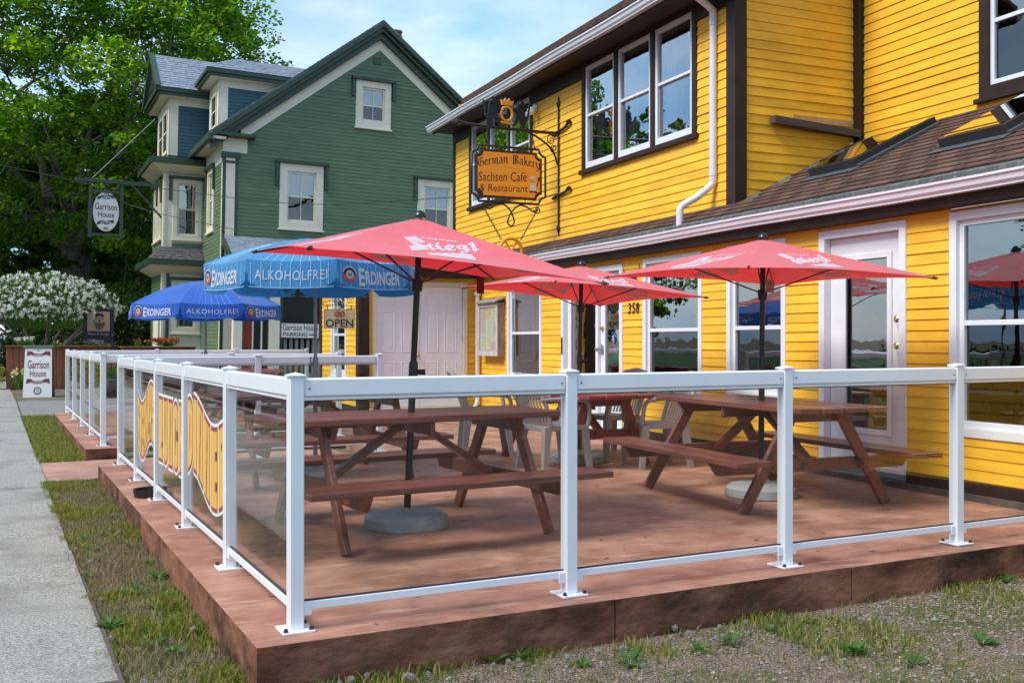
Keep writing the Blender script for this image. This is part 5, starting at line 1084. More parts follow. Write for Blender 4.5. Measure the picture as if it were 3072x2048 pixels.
k=MB(); k.tube([V((4.22,OY,1.75)),V((3.56,OY,1.755))],.006,6); obj('bracket_bar',k,RUST,os_)
k=MB(); k.tube([V((4.215,OY,1.66)),V((4.215,OY,1.95))],.008,6); obj('bracket_strap',k,RUST,os_)
k=MB(); k.tube(curve([V((4.2,OY,1.92)),V((4.10,OY,1.96)),V((3.98,OY,1.9)),V((3.93,OY,1.8)),V((3.96,OY,1.77))],5),.005,6); k.tube([V((x,OY,z)) for x,z in [(4.06+.06*(1-i/24)*cos(i*.5),1.83+.06*(1-i/24)*sin(i*.5)) for i in range(22)]],.005,6); k.tube([V((x,OY,z)) for x,z in [(3.85+.05*(1-i/24)*cos(2+i*.5),1.81+.05*(1-i/24)*sin(2+i*.5)) for i in range(22)]],.005,6); k.tube(curve([V((3.92,OY,1.77)),V((3.75,OY,1.83)),V((3.6,OY,1.77)),V((3.53,OY,1.83)),V((3.55,OY,1.89)),V((3.6,OY,1.87))],5),.005,6); obj('bracket_scroll',k,RUST,os_,smooth=60)
# menu case on the wall
mc=thing('menu_case','weathered wooden menu case with papers behind glass beside the entrance','display case',(6.2,14.9,.95)); WD=wood('weathered_cedar',(.20,.10,.06),(.42,.30,.23),rough=.85,stretch=(14,14,1.5)); WG=wood('silvered_frame',(.36,.33,.31),(.62,.60,.58),rough=.8,stretch=(14,14,2))
a,b=14.50,15.30; k=MB(); FW.cb(k,a,b,.013,.13,.965,1.80); obj('box_body',k,WD,mc)
k=MB(); FW.cb(k,a,a+.06,.1305,.15,.965,1.80); FW.cb(k,b-.06,b,.1305,.15,.965,1.80); FW.cb(k,a+.06,b-.06,.1305,.15,1.735,1.80); FW.cb(k,a+.06,b-.06,.1305,.15,.965,1.04); obj('front_frame',k,WG,mc)
k=MB(); k.hexa([FW.P(a-.03,.012,1.86),FW.P(b+.03,.012,1.86),FW.P(b+.03,.19,1.80),FW.P(a-.03,.19,1.80),FW.P(a-.03,.012,1.885),FW.P(b+.03,.012,1.885),FW.P(b+.03,.19,1.825),FW.P(a-.03,.19,1.825)]); obj('little_roof',k,wood('grey_board',(.14,.12,.10),(.36,.33,.29),rough=.9),mc)
k=MB(); FW.box(k,a+.06,b-.06,.131,.1325,1.04,1.735); obj('back_panel',k,flat('faded_pink',(.50,.38,.35),.8),mc)
for i,(u0,u1,z0,z1,cc) in enumerate(((15.02,15.22,1.07,1.32,(.6,.58,.40)),(14.78,14.99,1.07,1.56,(.62,.60,.42)),(14.80,14.98,1.57,1.72,(.62,.50,.14)),(14.585,14.765,1.20,1.72,(.60,.58,.42)),(14.57,14.70,1.27,1.52,(.5,.45,.45)))):
    k=MB(); FW.box(k,u0,u1,.1328+.0006*i,.1332+.0006*i,z0,z1); pp=obj('menu_paper',k,flat('paper%d'%i,cc,.8),mc)
    k=MB(); z=z1-.03
    while z>z0+.03: FW.box(k,u0+.02,u1-.02-random.uniform(0,.05),.1334+.0006*i,.1336+.0006*i,z,z+.006); z-=.022
    tag(obj('print_lines',k,flat('grey_ink',(.28,.26,.24),.8),pp),kind='stuff')
k=MB(); FW.box(k,a+.06,b-.06,.141,.144,1.04,1.735); obj('pane',k,RGLASS,mc)
# house number
hn=thing('house_number','black iron house number 358 on the yellow boards by the entrance','house number',(6.25,10.6,1.55))
for ch,u in zip('358',(10.73,10.635,10.54)):
    k=MB(); put_text(k,ch,lambda s,t:FW.P(u-.075*s,.021,1.535+.125*t),offset=.0,shear=.15); put_text(k,ch,lambda s,t:FW.P(u-.075*s,.015,1.535+.125*t),offset=.0,shear=.15); obj('digit',k,BLACK,hn)
# iron hook board over the number
hk=thing('hook_rack','small black iron rack with two bells under the eave by the entrance','rack',(6.25,10.6,1.95)); k=MB(); k.tube([FW.P(10.80,.03,2.08),FW.P(10.80,.03,2.02),FW.P(10.44,.03,2.05),FW.P(10.44,.03,2.12)],.006,6); obj('rack_bar',k,BLACK,hk)
for u in (10.72,10.56): k=MB(); k.lathe([(.05,-.06),(.045,-.03),(.03,.02),(.01,.035)],12,FW.P(u,.06,2.0)); obj('bell',k,BLACK,hk,smooth=40)
# paper signs behind the door glass
dn=thing('door_notice','cream paper OPEN notice behind the glass of the entrance door','notice',(6.33,11.2,1.4)); k=MB(); FW.box(k,11.05,11.36,-.073,-.071,1.46,1.66); nb=obj('notice_paper',k,flat('notice_cream',(.62,.55,.42),.8),dn)
k=MB(); put_text(k,'OPEN',lambda s,t:FW.P(11.32-.24*s,-.0705,1.49+.08*t),offset=.0); obj('lettering',k,INK,nb)
dn2=thing('door_poster','small white printed poster low behind the glass of the entrance door','poster',(6.33,11.15,1.1)); k=MB(); FW.box(k,11.06,11.24,-.073,-.071,.98,1.30); nb=obj('poster_paper',k,flat('poster_white',(.5,.48,.5),.8),dn2)
k=MB(); 
for i in range(9): FW.box(k,11.08,11.22-random.uniform(0,.06),-.0708,-.0704,1.0+i*.032,1.012+i*.032)
tag(obj('print_lines',k,flat('grey_ink',(.28,.26,.24),.8),nb),kind='stuff')
# ---- lettering stickers on the street panes of the near railing
STY=flat('sticker_yellow',(.78,.42,.04),.45); STR=flat('sticker_rust',(.30,.055,.03),.5); STW=flat('sticker_white',(.78,.78,.76),.45)
def colshape(rt,rb):      # fat column, corner radii at the top and at the bottom (left, right)
    out=[]
    for cx,cy,r,a0 in ((0,0,rb[0],pi),(1,0,rb[1],1.5*pi),(1,1,rt[1],0),(0,1,rt[0],.5*pi)):
        x=cx+(r if cx==0 else -r); y=cy+(r*.28 if cy==0 else -r*.28)
        if r<.01: out.append((cx,cy)); continue
        for i in range(6): q=a0+.5*pi*i/5; out.append((x+r*cos(q),y+r*.28*sin(q)))
    return out
SQ=((0,0),(0,0)); FAT={'D':((0,.9),(0,.9)),'U':((0,0),(.5,.5)),'C':((.5,.5),(.5,.5)),'R':((0,.5),(0,0))}
SLIT={'D':[(.45,.25,.78,.05)],'N':[(.55,.45,.97,.07),(.45,.03,.5,.07)],'E':[(.96,.22,.34,.24),(.96,.62,.74,.24)],'R':[(.96,.0,.42,.1),(.5,.7,.8,.1)],'L':[(.97,.2,.3,.2)],'U':[(.5,.25,1.,.07)],'C':[(.5,.22,.8,.08),(.96,.44,.6,.22)],'H':[(.5,.58,1.,.1),(.5,0,.38,.1)],'I':[],'B':[(.5,.6,.85,.1),(.5,.15,.4,.1)],'A':[(.5,.0,.3,.14),(.5,.5,.75,.08)],'K':[(.7,.6,1.,.1),(.7,0,.4,.1)],'F':[(.96,.1,.35,.2)],'S':[(.9,.55,.65,.2),(.1,.3,.4,.2)],'T':[(.1,0,.7,.12),(.9,0,.7,.12)]}
def sticker(word,v0,v1,topf,botf,label):
    t=thing('lettering_sticker',label,'sticker',UV(0,(v0+v1)/2,.5),0,'lettering stickers on the railing glass'); wd=[.62 if c=='I' else 1. for c in word]; W_=sum(wd); x0=0
    for c,w in zip(word,wd):
        rt,rb=FAT.get(c,SQ)
        for lay,(px_,py_,m,h) in enumerate(((.01,.0,STW,.0042),(.075,.035,STR,.0052),(.115,.085,STY,.0062))):
            def fn(x,y,hh):
                s=(x0+w*(px_+(1-2*px_)*x))/W_; v=v1-(v1-v0)*s; lo,hi=botf(s),topf(s); return UV(-h-hh*.2,v,lo+(hi-lo)*(py_+(1-2*py_)*y))
            k=MB(); P_=colshape(rt,rb); fine=[]
            for i in range(len(P_)):
                a,b=P_[i],P_[(i+1)%len(P_)]
                for j in range(3): fine.append((a[0]+(b[0]-a[0])*j/3,a[1]+(b[1]-a[1])*j/3))
            k.slab([fine],fn,.001); lt=obj('letter' if lay==2 else 'letter_outline',k,m,t)
        for (sx,sa,sb,sw) in SLIT[c]:
            h=.0075; px_,py_=.115,.085; k=MB(); wide=sw>.15
            q=[(max(sx-sw,.0),sa),(min(sx+sw,1.),sa),(min(sx+sw,1.),sb),(max(sx-sw,0),sb)] if wide else [(sx-sw*.3,sa),(sx+sw*.3,sa),(sx+sw*.6,(sa+sb)/2),(sx+sw*.3,sb),(sx-sw*.3,sb),(sx-sw*.6,(sa+sb)/2)]
            k.slab([q],fn,.001); k.v=[tuple(V(p)-EX*.0013) for p in k.v]; obj('letter_slit',k,STR,t)
        x0+=w
def dtop(s): return .81+.078*cos(2*pi*(s-.17)/1.1)
def btop(s): return .806+.095*sin(2*pi*(s-.5)/1.02)
sticker('DINNER',1.37,2.56,dtop,lambda s:dtop(s)-.515,'yellow DINNER lettering stuck on the railing glass nearest the corner')
sticker('LUNCH',2.68,3.82,lambda s:.812,lambda s:.29,'yellow LUNCH lettering stuck on the middle railing pane')
sticker('BREAKFAST',3.94,5.02,btop,lambda s:btop(s)-.51,'yellow wavy lettering stuck on the farthest lettered railing pane')
# ---- signs of the green house
GC=flat('sign_white',(.70,.69,.66),.5); GM=flat('sign_maroon',(.16,.02,.03),.55); GGN=flat('sign_green',(.03,.075,.05),.55)
ps=thing('parking_sign','white Garrison House PARKING sign with an arrow on the green house porch','sign',(5,25.6,1.3)); LOCAL.add(ps); ps.location=gh.location; ps.rotation_euler=gh.rotation_euler
k=MB(); FP.box(k,1.20,2.18,.055,.075,1.31,1.69); pb=obj('board',k,GC,ps)
k=MB()
for a,b,c_,d in ((1.20,2.18,1.31,1.322),(1.20,2.18,1.678,1.69),(1.20,1.212,1.322,1.678),(2.168,2.18,1.322,1.678)): FP.box(k,a,b,.0755,.078,c_,d)
obj('border',k,GGN,pb); k=MB(); put_text(k,'Garrison House',lambda s,t:FP.P(1.24+.90*s,.0765,1.50+.16*t),offset=.01); obj('lettering',k,GM,pb)
k=MB(); put_text(k,'PARKING',lambda s,t:FP.P(1.25+.62*s,.0765,1.355+.10*t),offset=.025); obj('lettering',k,GGN,pb); k=MB(); k.slab([[(1.91,1.39),(2.05,1.39),(2.05,1.36),(2.14,1.405),(2.05,1.45),(2.05,1.42),(1.91,1.42)]],lambda x,z,h:FP.P(x,.0762+h,z),.001); obj('arrow',k,GGN,pb)
hs=thing('hanging_sign','white oval Garrison House sign in a green frame hanging from a beam','sign'); LOCAL.add(hs); hs.location=gh.location; hs.rotation_euler=gh.rotation_euler
FH=FR((0,3.3,0),(1,0,0),(0,-1,0)); cx,cz=-2.58,4.76
k=MB(); FH.cb(k,-3.40,-1.08,-.05,.05,5.55,5.65); obj('beam',k,DGRN,hs); k=MB(); k.beam(FH.P(-1.9,0,5.55),FH.P(-1.10,0,4.7),.05,.05); obj('beam_brace',k,DGRN,hs)
k=MB(); FH.cb(k,-3.03,-2.94,-.04,.04,4.02,5.45); FH.cb(k,-2.22,-2.13,-.04,.04,4.02,5.45); FH.cb(k,-2.94,-2.22,-.035,.035,5.28,5.35); FH.cb(k,-2.94,-2.22,-.035,.035,4.08,4.15); obj('sign_frame',k,DGRN,hs)
for x in (-2.9,-2.26): chain(FH.P(x,0,5.55),FH.P(x,0,5.35),hs,ln=.06)
el=lambda rx,rz,n=36:[(cx+rx*cos(2*pi*i/n),cz+rz*sin(2*pi*i/n)) for i in range(n)]
k=MB(); k.slab([el(.34,.55)],lambda x,z,h:FH.P(x,-.02+h,z),.04); ov=obj('oval_board',k,GC,hs)
def fht(body,x0,x1,z0,z1,m,off=.01,sh=0.): k=MB(); put_text(k,body,lambda s,t:FH.P(x0+(x1-x0)*s,.0225,z0+(z1-z0)*t),offset=off,shear=sh); obj('lettering',k,m,ov)
fht('Garrison',cx-.285,cx+.285,4.80,4.99,GM); fht('House',cx-.2,cx+.22,4.60,4.76,GM)
for z in (5.10,4.40):
    k=MB(); q=[(cx-.24,z-.03),(cx-.12,z+.02),(cx+.02,z+.0),(cx+.22,z+.06),(cx+.20,z+.15),(cx+.02,z+.09),(cx-.12,z+.11),(cx-.22,z+.06)]; k.slab([q],lambda x,y,h:FH.P(x,.0212+h,y),.001); obj('ribbon',k,GGN,ov)
k=MB(); put_text(k,'Lodging',lambda s,t:FH.P(cx-.13+.27*s,.0232,5.105+.02*s+.07*t),shear=.3); obj('lettering',k,GC,ov); k=MB(); put_text(k,'Fine Dining',lambda s,t:FH.P(cx-.14+.29*s,.0232,4.405+.02*s+.07*t),shear=.3); obj('lettering',k,GC,ov)
for dx in (-.05,0,.05): k=MB(); k.slab([[(cx+dx-.018,5.22),(cx+dx,5.17),(cx+dx+.018,5.22),(cx+dx,5.27)]],lambda x,y,h:FH.P(x,.0212+h,y),.001); obj('ornament',k,flat('dull_gold',(.35,.26,.12),.6),ov)
k=MB(); k.slab([[(cx+.075*cos(2*pi*i/16),4.29+.045*sin(2*pi*i/16)) for i in range(16)]],lambda x,y,h:FH.P(x,.0212+h,y),.001); obj('ornament',k,flat('dull_gold',(.35,.26,.12),.6),ov)
k=MB(); k.tube([FH.P(-2.95,0,5.66),FH.P(-1.35,.2,7.45)],.012,6); obj('guy_wire',k,flat('grey_wire',(.2,.2,.2),.5),hs)
# A-frame board on the grass edge
af=thing('sandwich_board','white Garrison House sandwich board standing open beside the wooden planter','sign',(-.56,26.3,zg(26.3)),R(-6)); LOCAL.add(af)
def AF(s,t,n=0.): x=-.31+.62*s; z=1.16*t; y=-.28+.24*t; nv=V((0,-.98,-.2)); return V((x,y,z))+nv*n
k=MB(); k.hexa([AF(0,0,0),AF(1,0,0),AF(1,0,-.02),AF(0,0,-.02),AF(0.04,1,0),AF(.96,1,0),AF(.96,1,-.02),AF(0.04,1,-.02)]); fb=obj('front_board',k,GC,af)
k=MB(); q=lambda s,t:V((-.31+.62*s,.30-.26*t,1.16*t)); k.hexa([q(0,0),q(1,0),q(1,0)+V((0,.02,0)),q(0,0)+V((0,.02,0)),q(.04,1),q(.96,1),q(.96,1)+V((0,.02,0)),q(.04,1)+V((0,.02,0))]); obj('back_board',k,flat('navy_board',(.012,.025,.05),.5),af)
k=MB(); k.hexa([V((-.31,-.24,.05)),V((-.31,.25,.05)),V((-.29,.25,.05)),V((-.29,-.24,.05)),V((-.30,-.05,1.1)),V((-.30,.05,1.1)),V((-.28,.05,1.1)),V((-.28,-.05,1.1))]); k.hexa([V((.29,-.24,.05)),V((.31,-.24,.05)),V((.31,.25,.05)),V((.29,.25,.05)),V((.28,-.05,1.1)),V((.30,-.05,1.1)),V((.30,.05,1.1)),V((.28,.05,1.1))]); obj('side_panel',k,flat('navy_board',(.012,.025,.05),.5),af)
k=MB(); k.cbox(0,0,1.17,.66,.14,.06,.02); obj('top_cap',k,mat('sage_green_cloth',(.12,.17,.12),rough=.8),af)
def aft(body,s0,s1,t0,t1,m,off=.01,h=.003,sh=0.): k=MB(); put_text(k,body,lambda s,t:AF(s0+(s1-s0)*s,t0+(t1-t0)*t,h),offset=off,shear=sh); obj('lettering',k,m,fb)
aft('Garrison',.14,.88,.57,.74,GM); aft('House',.22,.78,.41,.54,GM)
for z in (.82,.27):
    k=MB(); q=[(.10,z),(.25,z+.03),(.38,z-.0),(.62,z-.0),(.75,z+.03),(.92,z),(.90,z+.10),(.76,z+.10),(.62,z+.055),(.38,z+.055),(.24,z+.10),(.12,z+.10)]; k.slab([q],lambda x,y,h:AF(x,y,.002+h),.001); obj('ribbon',k,GM,fb)
aft('Lodging',.35,.65,.825,.87,GC,h=.0045); aft('Casual Dining',.30,.70,.272,.318,GC,h=.0045)
k=MB()
for r0,r1 in ((.10,.14),): 
    for i in range(20):
        a,b=2*pi*i/20,2*pi*(i+1)/20; k.add([AF(.5+r*cos(x),.13+r*.55*sin(x),.003) for x,r in ((a,r0),(b,r0),(b,r1),(a,r1))],[(0,1,2,3)])
obj('emblem_ring',k,GM,fb); k=MB(); k.slab([[(.5+.07*cos(2*pi*i/12),.13+.04*sin(2*pi*i/12)) for i in range(12)]],lambda x,y,h:AF(x,y,.002+h),.001); obj('emblem_disc',k,flat('pale_teal',(.3,.42,.42),.6),fb)
k=MB(); k.slab([[(.44,.955),(.47,.94),(.5,.975),(.53,.94),(.56,.955),(.54,.925),(.46,.925)]],lambda x,y,h:AF(x,y,.002+h),.001); obj('ornament',k,flat('dull_gold',(.35,.26,.12),.6),fb)
# black bistro board
bb=thing('bistro_board','black Bistro board with a drawn bearded sailor behind the wooden planter','sign',(.88,31.85,1.1)); BY=31.85
def BB(s,t,n=0.): return V((.47+.84*s,BY-.02-n,1.02+1.12*t))
k=MB(); k.box(.47,1.31,BY-.02,BY+.02,1.02,2.14); k.box(.50,.56,BY-.02,BY+.02,0,1.02); k.box(1.22,1.28,BY-.02,BY+.02,0,1.02); bo=obj('board',k,flat('board_black',(.008,.008,.009),.5),bb)
k=MB(); k.poly([BB(.14,.42,.002),BB(.86,.42,.002),BB(.86,.93,.002),BB(.14,.93,.002)]); pc=obj('picture_panel',k,flat('kraft_tan',(.42,.27,.17),.7),bo)
def bpoly(pts,h=.004,m=INK): k=MB(); k.slab([pts],lambda x,y,z:BB(x,y,h+z),.0005); obj('drawing',k,m,bo)
bpoly([(.36,.80),(.40,.87),(.52,.89),(.64,.87),(.68,.81),(.66,.78),(.52,.82),(.38,.77)]); bpoly([(.40,.755),(.50,.765),(.50,.745),(.41,.735)]); bpoly([(.56,.765),(.66,.755),(.65,.735),(.56,.745)]); bpoly([(.51,.74),(.54,.74),(.555,.65),(.50,.65)])
bpoly([(.36,.70),(.44,.62),(.53,.635),(.62,.62),(.69,.70),(.70,.58),(.62,.48),(.53,.45),(.43,.48),(.36,.58)],.0036,flat('grey_beard',(.13,.09,.07),.7)); bpoly([(.43,.62),(.53,.605),(.63,.62),(.62,.59),(.53,.585),(.44,.59)],.0045)
k=MB(); put_text(k,'Bistro',lambda s,t:BB(.30+.36*s,.10+.12*t,.003),shear=.3); obj('lettering',k,flat('chalk',(.45,.45,.45),.8),bo)
k=MB(); put_text(k,'Maison St George',lambda s,t:BB(.16+.66*s,.31+.07*t,.003),offset=0,shear=.3); obj('lettering',k,flat('chalk',(.45,.45,.45),.8),bo)
# overhead cables
CB=flat('cable_black',(.02,.02,.02),.6)
for lab,pts in (('thin black service cable sagging in front of the green gable',[onD(478,565,26.),onD(900,612,25.),onD(1390,590,19.)]),('pale twisted cable running from the tree to the hanging sign',[onD(-120,470,33),onD(120,520,30),onD(270,553,28.5)]),('thin cable crossing the bay tower of the green house',[onD(280,560,28.2),onD(420,625,28.2),onD(700,688,25.6)])):
    k=MB(); k.tube(curve(pts,8),.009,5); c_=thing('overhead_cable',lab,'cable',pts[0],0,'overhead cables'); obj('cable_strand',k,CB,c_)
# ================================================================ VEGETATION
from mathutils import noise as mnoise
def rnd(a,b): return random.uniform(a,b)
def rvec():
    z=rnd(-1,1); a=rnd(0,2*pi); r=math.sqrt(1-z*z); return V((r*cos(a),r*sin(a),z))
def leaf(mb,p,s,d=None,up=None,w=.62):     # a bent two-triangle leaf
    d=d or rvec(); n=(up or rvec()); x=d.cross(n)
    if x.length<1e-3: x=V((1,0,0))
    x.normalize(); a=p-d*s*.5; b=p+d*s*.5; m=p+n*s*.06
    mb.add([a,m+x*s*w*.5,b,m-x*s*w*.5],[(0,1,2,3)])
MAPLE=leafmat('maple_leaves',[(.045,.11,.012),(.075,.18,.016),(.12,.25,.022),(.19,.34,.028),(.33,.42,.04)],.55)
DARKL=leafmat('dark_tree_leaves',[(.03,.08,.012),(.05,.125,.016),(.08,.17,.022),(.13,.23,.03)],.5)
BARK=mat('bark',(.12,.10,.085),rough=.95,col2=(.30,.265,.235),scale=5,stretch=(3,3,.6),bump=1.,bscale=9,dirt=(.03,.03,.025),dscale=2)
def make_tree(label,loc,rc,rz_,zc,trunk_r,fork,leaves,seed,lm,group,leafs=.16,ncl=420,hang=0.,limbs=8,sub=True):
    """trunk, limbs and a crown of leaf clumps inside an ellipsoid (rc across, rz_ tall, centre zc)"""
    random.seed(seed); t=thing('tree',label,'tree',loc,0,group); LOCAL.add(t); k=MB()
    k.tube([V((0,0,-.3)),V((rnd(-.1,.1),0,fork*.35)),V((rnd(-.1,.15),.1,fork*.7)),V((.05,0,fork))],[trunk_r*1.25,trunk_r*.98,trunk_r*.92,trunk_r*.95],14); obj('trunk',k,BARK,t,smooth=50)
    ends=[]
    for i in range(limbs):
        a=2*pi*i/limbs+rnd(-.3,.3); el=rnd(.35,1.25); L=rc*rnd(.6,.85); tip=V((cos(a)*cos(el)*L,sin(a)*cos(el)*L,fork+sin(el)*L*(rz_/rc)*1.15)); s0=V((cos(a)*trunk_r*.4,sin(a)*trunk_r*.4,fork-.3)); mid=s0.lerp(tip,.5)+V((rnd(-.5,.5),rnd(-.5,.5),rnd(.2,.9)))
        k=MB(); pth=curve([s0,s0.lerp(mid,.5)+V((rnd(-.2,.2),rnd(-.2,.2),.1)),mid,tip],4); n=len(pth); k.tube(pth,[trunk_r*.5*(1-.88*j/(n-1)) for j in range(n)],8)
        for j in range(3,n,2):
            q=pth[j]; e=q+V((rnd(-1,1),rnd(-1,1),rnd(-.1,.9))).normalized()*rc*rnd(.22,.42); k.tube(curve([q,q.lerp(e,.5)+V((rnd(-.3,.3),rnd(-.3,.3),rnd(0,.3))),e],3),[trunk_r*.13,trunk_r*.11,trunk_r*.09,trunk_r*.07,trunk_r*.05,trunk_r*.035,trunk_r*.02],5); ends.append(e)
        ends.append(tip); obj('limb',k,BARK,t,smooth=50)
    k=MB(); per=max(1,leaves//ncl); tw=MB()
    for i in range(ncl):
        d=rvec(); r=rnd(.45,1.)**.55; lob=1+.16*mnoise.noise(d*2.3+V((seed,0,0)))+.1*mnoise.noise(d*5+V((0,seed,0)))
        c_=V((d.x*rc*r*lob,d.y*rc*r*lob,zc+d.z*rz_*r*lob))
        if d.z<-.2: c_.z-=hang*rnd(0,1)*(-d.z)
        if c_.z<fork*.55: c_.z=fork*.55+rnd(0,1)
        if c_.z<fork+2.2 and math.hypot(c_.x-.5,c_.y)<3.3+rnd(-.4,.4): continue
        cr=rnd(.5,1.05)*rc*.115
        if ends and i%4==0:
            e=min(ends,key=lambda e:(e-c_).length_squared); tw.tube([e,e.lerp(c_,.6)+V((0,0,rnd(-.1,.2))),c_],[.018,.012,.005],4,cap=False)
        for j in range(per):
            o=rvec()*cr*rnd(.2,1)**.6; o.z*=.55; up=(V((0,0,1))+rvec()*.75).normalized(); dd=rvec(); dd.z*=.5; dd.z-=.25; leaf(k,c_+o,leafs*rnd(.6,1.25),dd.normalized(),up,.8)
    tag(obj('crown',k,lm,t),kind='stuff'); tag(obj('twigs',tw,BARK,t),kind='stuff'); random.seed(seed+1); return t
big=make_tree('huge bright green maple with a thick grey trunk behind the flowering shrub',(.34,42.3,-.1),7.9,7.6,11.0,.58,5.2,165000,5,MAPLE,'street trees',.18,1550,hang=3.5,limbs=10)
bgt=make_tree('dark leafy tree standing behind the maple at the picture edge',(-5.5,55,-.1),6.5,6.0,7.0,.35,2.2,42000,9,DARKL,'street trees',.27,480,hang=2.5,limbs=7)
for loc,rz,sc,lab in (((2.8,47,-.1),1.2,.92,'dark tree filling the gap between the maple and the green house'),((-11,47,-.1),2.4,1.1,'dark tree beyond the pavement, farthest to the left'),((-1.2,66,-.1),4.0,1.25,'tall dark tree far behind the maple trunk'),((7.5,60,-.1),5.1,1.15,'dark tree far behind the green house roof')):
    o=dup(bgt); o.location=loc; o.rotation_euler=(0,0,rz); o.scale=(sc,)*3; o['label']=lab
# flowering shrub
HAW=leafmat('shrub_leaves',[(.03,.075,.014),(.06,.13,.02),(.10,.19,.03)],.4); BLO=leafmat('white_blossom',[(.62,.64,.55),(.76,.77,.72),(.86,.86,.84)],.3)
random.seed(21); fs=thing('flowering_shrub','dome-shaped shrub covered in white blossom behind the wooden planter','shrub',(-.55,32.9,-.1)); LOCAL.add(fs)
k=MB()
for i in range(7):
    a=2*pi*i/7+.3; k.tube(curve([V((.06*cos(a),.06*sin(a),0)),V((.25*cos(a),.2*sin(a),.7)),V((.8*cos(a),.6*sin(a),1.35)),V((1.5*cos(a),1.1*sin(a),1.9))],4),[.11*(1-.85*j/12) for j in range(13)],7)
obj('stem',k,BARK,fs,smooth=50)
kl,kb_=MB(),MB()
def dome(d,r): lob=1+.13*mnoise.noise(d*3.1); return V((d.x*2.05*r*lob,d.y*1.5*r*lob,2.25+d.z*(1.02 if d.z>0 else .62)*r*lob))
for i in range(9000):
    d=rvec(); r=rnd(.55,1.)**.4; leaf(kl,dome(d,r),rnd(.05,.10),None,(d+rvec()*.6).normalized(),.7)
for i in range(1500):
    d=rvec()
    if d.z<-.55: continue
    c_=dome(d,rnd(.88,1.04))
    for j in range(13): leaf(kb_,c_+rvec()*.065*rnd(.2,1),rnd(.035,.055),None,(d+rvec()*.5).normalized(),.95)
tag(obj('leaves',kl,HAW,fs),kind='stuff'); tag(obj('blossom',kb_,BLO,fs),kind='stuff')
# hedge and dark shrubs behind the boards
HED=leafmat('hedge_leaves',[(.012,.03,.008),(.025,.06,.012),(.05,.10,.016)],.3)
def shrub(label,loc,rx,ry,rz_,n,lm,name='hedge_shrub',s=.12):
    t=thing(name,label,'shrub',loc,0,'shrubs along the green house garden'); LOCAL.add(t); k=MB(); st=MB()
    for i in range(n):
        d=rvec(); r=rnd(.4,1)**.4; lob=1+.2*mnoise.noise(d*2.5+V(loc)); leaf(k,V((d.x*rx*r*lob,d.y*ry*r*lob,rz_+d.z*rz_*r*lob)),s*rnd(.6,1.2),None,(d+rvec()*.7).normalized(),.75)
    for i in range(5): a=rnd(0,6.28); st.tube([V((0,0,0)),V((rx*.5*cos(a),ry*.5*sin(a),rz_))],[.05,.015],5)
    tag(obj('leaves',k,lm,t),kind='stuff'); obj('stem',st,BARK,t); return t
random.seed(31)
shrub('dark clipped evergreen shrub between the bistro board and the bay tower',(2.0,34.0,-.1),1.1,.9,1.3,5200,HED); shrub('dark hedge beyond the bistro board, low behind the shrub',(.2,37.5,-.1),2.4,.9,.95,5200,HED); shrub('dark hedge behind the flowering shrub at the picture edge',(-3.2,36.5,-.1),2.2,1.0,.9,4200,HED)
shrub('leafy green bush above the bistro board beside the bay tower',(1.9,37.5,-.1),1.5,1.2,1.7,5200,DARKL)
shrub('low bush with yellow-green leaves at the pavement beyond the planter',(-2.0,30.2,-.1),.55,.5,.42,1500,leafmat('yellow_green',[(.12,.2,.02),(.35,.36,.03),(.5,.42,.04)],.3),s=.07)
# wooden planters
CED=wood('cedar_planks',(.16,.048,.02),(.30,.11,.052),rough=.7,stretch=(16,16,1.2),orand=.14)
def planter(label,x0,x1,y0,y1,h,rz=0):
    t=thing('wooden_planter',label,'planter',((x0+x1)/2,(y0+y1)/2,zg(y0)),rz,'wooden planters'); LOCAL.add(t); w=(x1-x0)/2; d=(y1-y0)/2; n=int((x1-x0)/.145); pw=2*w/n
    for i in range(n): k=MB(); k.cbox(-w+pw*(i+.5),-d,h/2,pw-.007,.03,h-.03,.004); obj('plank',k,CED,t)
    n2=max(2,int((y1-y0)/.145)); p2=2*d/n2
    for s in (-1,1):
        for i in range(n2): k=MB(); k.cbox(s*w,-d+p2*(i+.5),h/2,.03,p2-.007,h-.03,.004); obj('plank',k,CED,t)
    k=MB(); k.cbox(0,d,h/2,2*w,.03,h-.03,.004); k.box(-w+.02,w-.02,-d+.02,d-.02,0,h-.08); obj('soil_box',k,mat('dark_soil',(.03,.022,.016),rough=1),t)
    for a in ((-w-.05,w+.05,-d-.06,-d+.07),(-w-.05,w+.05,d-.07,d+.06),(-w-.06,-w+.07,-d+.07,d-.07),(w-.07,w+.06,-d+.07,d-.07)): k=MB(); k.cbox((a[0]+a[1])/2,(a[2]+a[3])/2,h,a[1]-a[0],a[3]-a[2],.035,.004); obj('top_board',k,CED,t)
    return t
planter('long wooden plank planter behind the white sandwich board',-1.42,1.15,30.25,31.05,1.16); planter('wooden plank planter with orange flowers in front of the bay tower',1.42,3.25,29.0,29.8,1.14)
GPL=leafmat('garden_leaves',[(.04,.11,.02),(.08,.18,.03),(.14,.26,.05)],.35)
